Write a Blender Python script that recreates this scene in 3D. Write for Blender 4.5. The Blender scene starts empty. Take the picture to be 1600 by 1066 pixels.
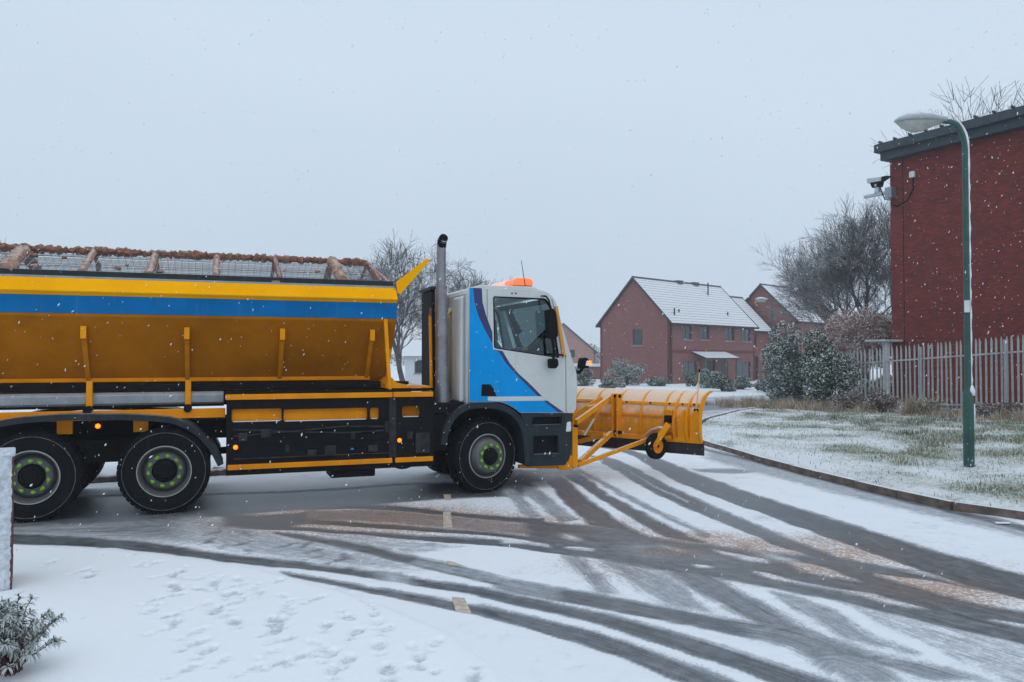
import bpy, bmesh, math, random
import numpy as np
from mathutils import Vector, Matrix

random.seed(7); np.random.seed(7)
SC = bpy.context.scene
COL = SC.collection

# ------------------------------------------------------------------ camera
F, CX, CY, CAMH = 1250.0, 800.0, 533.0, 1.93
PITCH = math.atan(27.0 / F)
cam_d = bpy.data.cameras.new('camera'); cam = bpy.data.objects.new('camera', cam_d); COL.objects.link(cam)
cam_d.sensor_width = 36.0; cam_d.lens = F / 1600.0 * 36.0; cam_d.clip_end = 3000; cam_d.clip_start = 0.05
cam.location = (0, 0, CAMH); cam.rotation_euler = (math.pi / 2 + PITCH, 0, 0)
SC.camera = cam

# ------------------------------------------------------------------ world, sun, exposure
SUN_EL, SUN_AZ = math.radians(58), math.radians(160)     # azimuth measured clockwise from +Y
w = bpy.data.worlds.new('World'); SC.world = w; w.use_nodes = True
nt = w.node_tree; nt.nodes.clear()
wo = nt.nodes.new('ShaderNodeOutputWorld'); bg = nt.nodes.new('ShaderNodeBackground')
sky = nt.nodes.new('ShaderNodeTexSky'); sky.sky_type = 'NISHITA'; sky.sun_disc = False
sky.sun_elevation = SUN_EL; sky.sun_rotation = SUN_AZ; sky.dust_density = 4; sky.air_density = 1.2
tc = nt.nodes.new('ShaderNodeTexCoord'); nz = nt.nodes.new('ShaderNodeTexNoise')
nz.inputs['Scale'].default_value = 1.1; nz.inputs['Detail'].default_value = 4; nz.inputs['Roughness'].default_value = .45
rm = nt.nodes.new('ShaderNodeValToRGB')
rm.color_ramp.elements[0].position = .18; rm.color_ramp.elements[0].color = (.535, .645, .775, 1)
rm.color_ramp.elements[1].position = .62; rm.color_ramp.elements[1].color = (.665, .785, .91, 1)
sc_ = nt.nodes.new('ShaderNodeVectorMath'); sc_.operation = 'SCALE'; sc_.inputs['Scale'].default_value = 10.0
mx = nt.nodes.new('ShaderNodeMix'); mx.data_type = 'RGBA'; mx.inputs['Factor'].default_value = .93
nt.links.new(tc.outputs['Generated'], nz.inputs['Vector']); 
sz_ = nt.nodes.new('ShaderNodeSeparateXYZ'); nt.links.new(tc.outputs['Generated'], sz_.inputs[0])
ma_ = nt.nodes.new('ShaderNodeMath'); ma_.operation = 'MULTIPLY_ADD'; ma_.use_clamp = True; nt.links.new(nz.outputs['Fac'], ma_.inputs[0]); ma_.inputs[1].default_value = .55
mb__ = nt.nodes.new('ShaderNodeMath'); mb__.operation = 'MULTIPLY_ADD'; nt.links.new(sz_.outputs['Z'], mb__.inputs[0]); mb__.inputs[1].default_value = 1.0; mb__.inputs[2].default_value = -.06
nt.links.new(mb__.outputs[0], ma_.inputs[2]); nt.links.new(ma_.outputs[0], rm.inputs['Fac'])
nt.links.new(rm.outputs['Color'], sc_.inputs[0])
nt.links.new(sky.outputs['Color'], mx.inputs['A']); nt.links.new(sc_.outputs['Vector'], mx.inputs['B'])
nt.links.new(mx.outputs['Result'], bg.inputs['Color']); bg.inputs['Strength'].default_value = .1
nt.links.new(bg.outputs['Background'], wo.inputs['Surface'])

sl = bpy.data.lights.new('sun', 'SUN'); sun = bpy.data.objects.new('sun', sl); COL.objects.link(sun)
sl.energy = .5; sl.angle = math.radians(60); sl.color = (1, .97, .93)
sd = Vector((math.sin(SUN_AZ) * math.cos(SUN_EL), math.cos(SUN_AZ) * math.cos(SUN_EL), math.sin(SUN_EL)))
sun.rotation_euler = sd.to_track_quat('Z', 'Y').to_euler(); sun.location = (0, -20, 40)

vs = SC.view_settings; vs.view_transform = 'Standard'; vs.look = 'None'; vs.gamma = 1; vs.exposure = 0.0
vs.use_curve_mapping = False
SC.cycles.use_denoising = True; SC.cycles.max_bounces = 8; SC.cycles.volume_bounces = 1
SC.cycles.use_adaptive_sampling = True; SC.cycles.adaptive_threshold = .015

# ------------------------------------------------------------------ picture -> world helpers
def ray(x, y):
    dx, dz = (x - CX) / F, -(y - CY) / F
    return Vector((dx, math.cos(PITCH) - math.sin(PITCH) * dz, math.sin(PITCH) + math.cos(PITCH) * dz))
def gp(x, y, z=0.0):
    d = ray(x, y); t = (z - CAMH) / d.z
    return Vector((d.x * t, d.y * t, z))
def at(x, y, Y):
    d = ray(x, y); t = Y / d.y
    return Vector((d.x * t, Y, CAMH + d.z * t))
class Frame:
    """an upright local frame: origin on the ground and a heading; lp() meets a sight line with the plane y=b"""
    def __init__(s, o, ang):
        s.o = Vector(o); s.ang = ang; s.m = Matrix.Translation(s.o) @ Matrix.Rotation(ang, 4, 'Z'); s.i = s.m.inverted()
        s.co = s.i @ Vector((0, 0, CAMH))
    def lp(s, x, y, b=0.0):
        d = s.i.to_3x3() @ ray(x, y); t = (b - s.co.y) / d.y
        p = s.co + d * t
        return (p.x, p.z)
    def lx(s, x, y, a):
        d = s.i.to_3x3() @ ray(x, y); t = (a - s.co.x) / d.x
        p = s.co + d * t
        return (p.y, p.z)

# ------------------------------------------------------------------ object helpers
def tag(o, label=None, cat=None, group=None, kind=None):
    if label: o['label'] = label
    if cat: o['category'] = cat
    if group: o['group'] = group
    if kind: o['kind'] = kind
    return o
def empty(name, loc=(0, 0, 0), rz=0, label=None, cat=None, group=None):
    o = bpy.data.objects.new(name, None); COL.objects.link(o); o.location = loc; o.rotation_euler = (0, 0, rz)
    o.empty_display_size = .2
    return tag(o, label, cat, group)
def link(name, me, m, parent=None, smooth=False, bevel=0, seg=2, loc=None):
    o = bpy.data.objects.new(name, me); COL.objects.link(o)
    if m is not None and not me.materials: me.materials.append(m)
    if parent is not None: o.parent = parent
    if loc is not None: o.location = loc
    if smooth:
        me.polygons.foreach_set('use_smooth', [True] * len(me.polygons))
        if smooth != 'all':
            try: me.set_sharp_from_angle(angle=math.radians(38))
            except Exception: pass
    if bevel:
        b = o.modifiers.new('bevel', 'BEVEL'); b.width = bevel; b.segments = seg; b.limit_method = 'ANGLE'; b.angle_limit = math.radians(35)
        b.harden_normals = False
    return o
class MB:
    def __init__(s): s.v = []; s.f = []
    def quad(s, *p):
        i = len(s.v); s.v += [tuple(q) for q in p]; s.f.append(tuple(range(i, i + len(p)))); return s
    def box(s, x0, x1, y0, y1, z0, z1):
        i = len(s.v)
        s.v += [(x0,y0,z0),(x1,y0,z0),(x1,y1,z0),(x0,y1,z0),(x0,y0,z1),(x1,y0,z1),(x1,y1,z1),(x0,y1,z1)]
        for f in ((0,3,2,1),(4,5,6,7),(0,1,5,4),(1,2,6,5),(2,3,7,6),(3,0,4,7)): s.f.append(tuple(i + k for k in f))
        return s
    def prism(s, poly, lo, hi, ax='y'):
        """poly: 2-D points; ax y -> (a,c) extruded along b; ax x -> (b,c) along a; ax z -> (a,b) along c"""
        n = len(poly); i = len(s.v)
        for h in (lo, hi):
            for p, q in poly:
                s.v.append((p, h, q) if ax == 'y' else (h, p, q) if ax == 'x' else (p, q, h))
        s.f.append(tuple(i + k for k in range(n))); s.f.append(tuple(i + n + k for k in reversed(range(n))))
        for k in range(n):
            k2 = (k + 1) % n; s.f.append((i + k, i + n + k, i + n + k2, i + k2))
        return s
    def beam(s, p, q, wd, ht, up=(0, 0, 1)):
        p, q = Vector(p), Vector(q); d = (q - p).normalized(); up = Vector(up)
        sx = d.cross(up)
        if sx.length < 1e-4: sx = d.cross(Vector((1, 0, 0)))
        sx.normalize(); uz = sx.cross(d).normalized(); i = len(s.v)
        for c in (p, q):
            for a, b in ((-1,-1),(1,-1),(1,1),(-1,1)): s.v.append(tuple(c + sx * a * wd / 2 + uz * b * ht / 2))
        for f in ((0,1,2,3),(7,6,5,4),(0,4,5,1),(1,5,6,2),(2,6,7,3),(3,7,4,0)): s.f.append(tuple(i + k for k in f))
        return s
    def tube(s, pts, r, n=10, cap=True):
        pts = [Vector(p) for p in pts]; rs = r if isinstance(r, (list, tuple)) else [r] * len(pts); i0 = len(s.v); ref = None
        for k, p in enumerate(pts):
            d = (pts[min(k + 1, len(pts) - 1)] - pts[max(k - 1, 0)])
            d = d.normalized() if d.length > 1e-9 else Vector((0, 0, 1))
            if ref is None: ref = d.orthogonal().normalized()
            ref = (ref - d * ref.dot(d))
            ref = ref.normalized() if ref.length > 1e-6 else d.orthogonal().normalized()
            e = d.cross(ref)
            for j in range(n):
                t = 2 * math.pi * j / n; s.v.append(tuple(p + (ref * math.cos(t) + e * math.sin(t)) * rs[k]))
        for k in range(len(pts) - 1):
            for j in range(n):
                a = i0 + k * n + j; b = i0 + k * n + (j + 1) % n; s.f.append((a, b, b + n, a + n))
        if cap:
            s.f.append(tuple(i0 + j for j in reversed(range(n)))); e = i0 + (len(pts) - 1) * n; s.f.append(tuple(e + j for j in range(n)))
        return s
    def lathe(s, prof, c=(0, 0, 0), n=32, ax='y', closed=False):
        """prof: list of (radius, offset along axis)"""
        i0 = len(s.v); c = Vector(c)
        for r, h in prof:
            for j in range(n):
                t = 2 * math.pi * j / n; a, b = r * math.cos(t), r * math.sin(t)
                s.v.append(tuple(c + (Vector((a, h, b)) if ax == 'y' else Vector((a, b, h)) if ax == 'z' else Vector((h, a, b)))))
        m = len(prof)
        for k in range(m if closed else m - 1):
            for j in range(n):
                a = i0 + k * n + j; b = i0 + k * n + (j + 1) % n; k2 = (k + 1) % m
                s.f.append((a, b, i0 + k2 * n + (j + 1) % n, i0 + k2 * n + j))
        if not closed:
            if prof[0][0] > 1e-4: s.f.append(tuple(i0 + j for j in reversed(range(n))))
            if prof[-1][0] > 1e-4: s.f.append(tuple(i0 + (m - 1) * n + j for j in range(n)))
        return s
    def mesh(s, name='mesh'):
        me = bpy.data.meshes.new(name); me.from_pydata(s.v, [], s.f); me.update()
        bm = bmesh.new(); bm.from_mesh(me); bmesh.ops.recalc_face_normals(bm, faces=bm.faces); bm.to_mesh(me); bm.free()
        return me
    def build(s, name, m, parent=None, smooth=False, bevel=0, seg=2, loc=None):
        return link(name, s.mesh(name), m, parent, smooth, bevel, seg, loc)
def plate_mesh(name, outlines, b0, b1, bev=0.0):
    """flat plate in the (a,c) plane, first outline outer, the others holes, from y=b0 to y=b1"""
    cu = bpy.data.curves.new(name, 'CURVE'); cu.dimensions = '2D'; cu.fill_mode = 'BOTH'
    cu.extrude = max((b1 - b0) / 2 - bev, .0002); cu.bevel_depth = bev; cu.bevel_resolution = 1; cu.offset = -bev
    for ol in outlines:
        sp = cu.splines.new('POLY'); sp.points.add(len(ol) - 1); sp.use_cyclic_u = True
        for p, q in zip(sp.points, ol): p.co = (q[0], q[1], 0, 1)
    ob = bpy.data.objects.new('tmp', cu); me = bpy.data.meshes.new_from_object(ob); bpy.data.objects.remove(ob); bpy.data.curves.remove(cu)
    me.transform(Matrix(((1,0,0,0),(0,0,-1,(b0 + b1) / 2),(0,1,0,0),(0,0,0,1))))
    return me
def plate(name, outlines, b0, b1, m, parent=None, bev=0.0):
    return link(name, plate_mesh(name, outlines, b0, b1, bev), m, parent)
def rnd_poly(poly, r, n=4):
    """round the corners of a 2-D polygon"""
    out = []; k = len(poly)
    for i in range(k):
        p, a, b = Vector(poly[i]), Vector(poly[i - 1]), Vector(poly[(i + 1) % k])
        u, v = a - p, b - p; rr = min(r, u.length * .45, v.length * .45)
        s, e = p + u.normalized() * rr, p + v.normalized() * rr
        for j in range(n + 1):
            t = j / n; q = s * (1 - t) ** 2 + p * 2 * t * (1 - t) + e * t * t; out.append((q.x, q.y))
    return out
def copy_tree(o, parent=None):
    c = o.copy(); COL.objects.link(c)
    if parent is not None: c.parent = parent
    for ch in list(o.children): copy_tree(ch, c)
    return c

# ------------------------------------------------------------------ materials
MATS = {}
def mat(name, col, rough=.5, metal=0, var=.12, vscale=6, dirt=0, dirtcol=(.25, .22, .2), snow=0, snow_lo=.45, snow_hi=.8, sscale=14,
        coat=0, bump=0, bscale=40, spec=.5, emit=None, es=0, trans=0, alpha=1, salt=0, saltcol=(.36, .35, .34), snowcol=(.80, .83, .87)):
    if name in MATS: return MATS[name]
    m = bpy.data.materials.new(name); m.use_nodes = True; t = m.node_tree; N = t.nodes; LK = t.links
    p = N['Principled BSDF']; p.inputs['Roughness'].default_value = rough; p.inputs['Metallic'].default_value = metal
    p.inputs['Specular IOR Level'].default_value = spec
    if coat: p.inputs['Coat Weight'].default_value = coat; p.inputs['Coat Roughness'].default_value = .12
    if trans: p.inputs['Transmission Weight'].default_value = trans
    if alpha < 1: p.inputs['Alpha'].default_value = alpha
    if emit: p.inputs['Emission Color'].default_value = (*emit, 1); p.inputs['Emission Strength'].default_value = es
    tc = N.new('ShaderNodeTexCoord'); vec = tc.outputs['Object']
    def noise(scale, det=5, rg=.6):
        n = N.new('ShaderNodeTexNoise'); n.inputs['Scale'].default_value = scale; n.inputs['Detail'].default_value = det
        n.inputs['Roughness'].default_value = rg; LK.new(vec, n.inputs['Vector']); return n.outputs['Fac']
    def mrange(s, a, b, c=0, d=1):
        n = N.new('ShaderNodeMapRange'); n.interpolation_type = 'SMOOTHSTEP'; LK.new(s, n.inputs['Value'])
        for k, v in zip(('From Min', 'From Max', 'To Min', 'To Max'), (a, b, c, d)): n.inputs[k].default_value = v
        return n.outputs['Result']
    def mix(f, a, b):
        n = N.new('ShaderNodeMix'); n.data_type = 'RGBA'
        LK.new(f, n.inputs['Factor'])
        for k, v in (('A', a), ('B', b)):
            if isinstance(v, tuple): n.inputs[k].default_value = (*v[:3], 1)
            else: LK.new(v, n.inputs[k])
        return n.outputs['Result']
    lo = tuple(max(0, c * (1 - var)) for c in col); hi = tuple(min(1, c * (1 + var)) for c in col)
    c = mix(mrange(noise(vscale), .3, .7), lo, hi)
    r = None
    if dirt:
        f = mrange(noise(3.1, 8, .7), .62 - .25 * dirt, .8, 0, min(1, dirt)); c = mix(f, c, dirtcol)
    if salt:                                   # dried salt spray: runs and fine specks
        mpn = N.new('ShaderNodeMapping'); mpn.inputs['Scale'].default_value = (9, 9, .9); LK.new(tc.outputs['Object'], mpn.inputs['Vector'])
        sn_ = N.new('ShaderNodeTexNoise'); sn_.inputs['Scale'].default_value = 1.6; sn_.inputs['Detail'].default_value = 6; sn_.inputs['Roughness'].default_value = .7; LK.new(mpn.outputs[0], sn_.inputs['Vector'])
        c = mix(mrange(sn_.outputs['Fac'], .5, .78, 0, salt), c, saltcol)
        c = mix(mrange(noise(95, 2, .8), .66, .76, 0, salt * 1.2), c, saltcol)
    if snow:
        g = N.new('ShaderNodeNewGeometry'); sx = N.new('ShaderNodeSeparateXYZ'); LK.new(g.outputs['Normal'], sx.inputs[0])
        ad = N.new('ShaderNodeMath'); ad.operation = 'MULTIPLY_ADD'; LK.new(noise(sscale), ad.inputs[0]); ad.inputs[1].default_value = .7
        LK.new(sx.outputs['Z'], ad.inputs[2])
        f = mrange(ad.outputs[0], snow_lo + .35, snow_hi + .35, 0, snow); c = mix(f, c, snowcol)
    LK.new(c, p.inputs['Base Color'])
    if bump:
        b = N.new('ShaderNodeBump'); b.inputs['Strength'].default_value = bump; b.inputs['Distance'].default_value = .02
        LK.new(noise(bscale, 6), b.inputs['Height']); LK.new(b.outputs['Normal'], p.inputs['Normal'])
    MATS[name] = m
    return m
YEL = mat('yellow_paint', (.84, .315, .003), .5, dirt=.4, dirtcol=(.45, .20, .03), snow=.5, snow_lo=.75, snow_hi=1.0, spec=.1, vscale=2)
YELB = mat('yellow_lip_paint', (.98, .42, .0), .6, dirt=.10, dirtcol=(.7, .33, .02), spec=.02, vscale=1.5, var=.06)
HOP = mat('shaded_grimy_hopper_paint', (.38, .128, .0), .6, dirt=.5, dirtcol=(.19, .07, .004), spec=.05, salt=.22, saltcol=(.30, .20, .12), vscale=1.2, var=.18)  # base darkened to carry the shade of the down-facing slope, plus grime and salt
ORA = mat('orange_paint', (.82, .28, .002), .5, dirt=.4, dirtcol=(.42, .17, .03), vscale=2, spec=.1)
BLUE = mat('blue_paint', (.0, .30, .74), .5, dirt=.10, dirtcol=(.01, .2, .45), spec=.08, salt=.12, saltcol=(.25, .4, .55), vscale=1.5, var=.08)
BAND = mat('shaded_dirty_blue_band', (.0, .145, .40), .55, dirt=.4, dirtcol=(.02, .10, .22), spec=.06, salt=.2, saltcol=(.16, .25, .33), vscale=1.5, var=.12)  # blue darkened for the shade under the lip overhang, with dirt and salt
PURP = mat('purple_paint', (.016, .022, .13), .35, coat=.2, vscale=2)
CABW = mat('white_cab_paint', (.60, .63, .62), .34, salt=.45, saltcol=(.40, .385, .36), dirt=.45, dirtcol=(.46, .46, .44), coat=.3, vscale=1.5, var=.05)
BLK = mat('black_steel', (.009, .0095, .011), .6, dirt=.35, dirtcol=(.024, .022, .021), vscale=5, spec=.06, salt=.10, saltcol=(.10, .09, .085))
DRK = mat('dark_plastic', (.022, .030, .038), .55, dirt=.45, dirtcol=(.05, .055, .06), vscale=4, spec=.14, salt=.3, saltcol=(.12, .12, .12), snow=.25, snow_lo=.8, snow_hi=1.05)
RUB = mat('tyre_rubber', (.009, .0095, .012), .8, dirt=.5, dirtcol=(.024, .024, .026), vscale=9, spec=.06, salt=.07, saltcol=(.12, .12, .12), bump=.25, bscale=60)
RUBL = mat('salt_dusted_rubber', (.15, .16, .17), .8, var=.5, vscale=14)
GREY = mat('galvanised_steel', (.30, .33, .35), .5, .55, dirt=.5, dirtcol=(.2, .2, .2), vscale=7, snow=.5, snow_lo=.7, snow_hi=1)
RIM = mat('rim_steel', (.125, .13, .135), .5, .3, dirt=.6, dirtcol=(.10, .095, .09), vscale=12)
RIMF = mat('rim_flange', (.40, .41, .42), .45, .3, dirt=.4, dirtcol=(.2, .2, .2), vscale=10)
LIME = mat('lime_plastic', (.20, .48, .015), .45, vscale=30)
EXH = mat('exhaust_steel', (.27, .27, .29), .42, .7, dirt=.6, dirtcol=(.16, .10, .08), vscale=5)
SALT = mat('brown_rock_salt', (.25, .12, .08), .95, var=.5, vscale=26, bump=.7, bscale=60, snow=.25, snow_lo=.6, snow_hi=1)
SALTL = mat('pale_rock_salt', (.42, .26, .19), .95, var=.35, vscale=22, bump=.6, bscale=70, snow=.3, snow_lo=.6, snow_hi=1)
SALTP = mat('salt_caked_yellow', (.82, .32, .006), .55, var=.15, vscale=8, dirt=.7, dirtcol=(.72, .36, .10), snow=.72, snow_lo=-.02, snow_hi=.5, sscale=9, snowcol=(.88, .76, .66), spec=.1, salt=.35, saltcol=(.72, .45, .28))
AMB = mat('amber_lamp', (.8, .16, .01), .3, emit=(1, .105, .0006), es=4.2)
AMBD = mat('amber_reflector', (.75, .32, .04), .35, vscale=3)
BEAC = mat('beacon_lens', (.85, .16, .04), .25, emit=(1, .2, .06), es=.65)
BEACP = mat('beacon_lens_lit', (.95, .3, .25), .25, emit=(1, .32, .28), es=1.1)
REDR = mat('red_reflector', (.35, .015, .015), .35)
CREAM = mat('cream_hose', (.62, .48, .2), .5, vscale=9)
SNOW = mat('snow_crust', (.80, .83, .87), .8, var=.05, vscale=8, bump=.4, bscale=30)
def glass(name, tint, rough=.03):
    m = bpy.data.materials.new(name); m.use_nodes = True; t = m.node_tree; N = t.nodes; N.clear()
    o = N.new('ShaderNodeOutputMaterial'); mx = N.new('ShaderNodeMixShader'); tr = N.new('ShaderNodeBsdfTransparent'); gl = N.new('ShaderNodeBsdfGlossy')
    tr.inputs['Color'].default_value = (*tint, 1); gl.inputs['Roughness'].default_value = rough; gl.inputs['Color'].default_value = (.9, .95, 1, 1)
    fr = N.new('ShaderNodeFresnel'); fr.inputs['IOR'].default_value = 1.5
    t.links.new(fr.outputs[0], mx.inputs[0]); t.links.new(tr.outputs[0], mx.inputs[1]); t.links.new(gl.outputs[0], mx.inputs[2]); t.links.new(mx.outputs[0], o.inputs['Surface'])
    MATS[name] = m; return m
GLS = glass('cab_glass', (.85, .95, .95))
PANE = mat('window_pane', (.03, .04, .05), .08, spec=.8, var=.3, vscale=2)
LENS = mat('clear_lens', (.7, .75, .8), .1, spec=.8)

# ================================================================== GROUND
REG = {'0': (0, 0, 1), '1': (0, 740, 4), '2': (400, 740, 4), '3': (800, 700, 4), '4': (1200, 700, 4), '5': (400, 866, 5.333),
       '6': (700, 866, 5.333), '7': (1000, 866, 5.333), '8': (1300, 866, 5.333)}
def E(s):
    out = []
    for blk in s.split(';'):
        k, rest = blk.strip().split(':'); ox, oy, z = REG[k.strip()]
        for tok in rest.split():
            a, b = tok.split(','); p = gp(ox + float(a) / z, oy + float(b) / z); out.append((p.x, p.y))
    return np.array(out)
def resample(p, n):
    d = np.r_[0, np.cumsum(np.hypot(*np.diff(p, axis=0).T))]; t = np.linspace(0, d[-1], n)
    # Chaikin-like smoothing through cubic-ish interpolation on a dense linear resample
    q = np.c_[np.interp(t, d, p[:, 0]), np.interp(t, d, p[:, 1])]
    for _ in range(3):
        q[1:-1] = q[1:-1] * .5 + (q[:-2] + q[2:]) * .25
    return q
def sdist(P, poly):
    """signed distance (positive inside) of points P to a closed polygon"""
    x, y = P[:, 0], P[:, 1]; ins = np.zeros(len(P), bool); dm = np.full(len(P), 1e9); n = len(poly)
    for i in range(n):
        x0, y0 = poly[i]; x1, y1 = poly[(i + 1) % n]; dx, dy = x1 - x0, y1 - y0; l2 = dx * dx + dy * dy + 1e-12
        t = np.clip(((x - x0) * dx + (y - y0) * dy) / l2, 0, 1); dm = np.minimum(dm, (x - x0 - t * dx) ** 2 + (y - y0 - t * dy) ** 2)
        c = (y0 > y) != (y1 > y)
        if c.any(): ins ^= c & (x < dx * (y - y0) / (dy + 1e-12) + x0)
    return np.where(ins, 1, -1) * np.sqrt(dm)
def sstep(a, b, x):
    t = np.clip((x - a) / (b - a), 0, 1); return t * t * (3 - 2 * t)
_vn = {}
def vnoise(x, y, scale, seed=0):
    g = _vn.setdefault(seed, np.random.RandomState(100 + seed).rand(256, 256)); u, v = x * scale, y * scale
    iu, iv = np.floor(u).astype(int), np.floor(v).astype(int); fu, fv = u - iu, v - iv; fu = fu * fu * (3 - 2 * fu); fv = fv * fv * (3 - 2 * fv)
    q = lambda a, b: g[a % 256, b % 256]
    return (q(iu, iv) * (1 - fu) + q(iu + 1, iv) * fu) * (1 - fv) + (q(iu, iv + 1) * (1 - fu) + q(iu + 1, iv + 1) * fu) * fv
def fbm(x, y, scale, o=4, seed=0):
    s = 0; a = .5; t = 0
    for k in range(o): s = s + a * vnoise(x, y, scale * 2 ** k, seed + k); t += a; a *= .55
    return s / t

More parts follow.
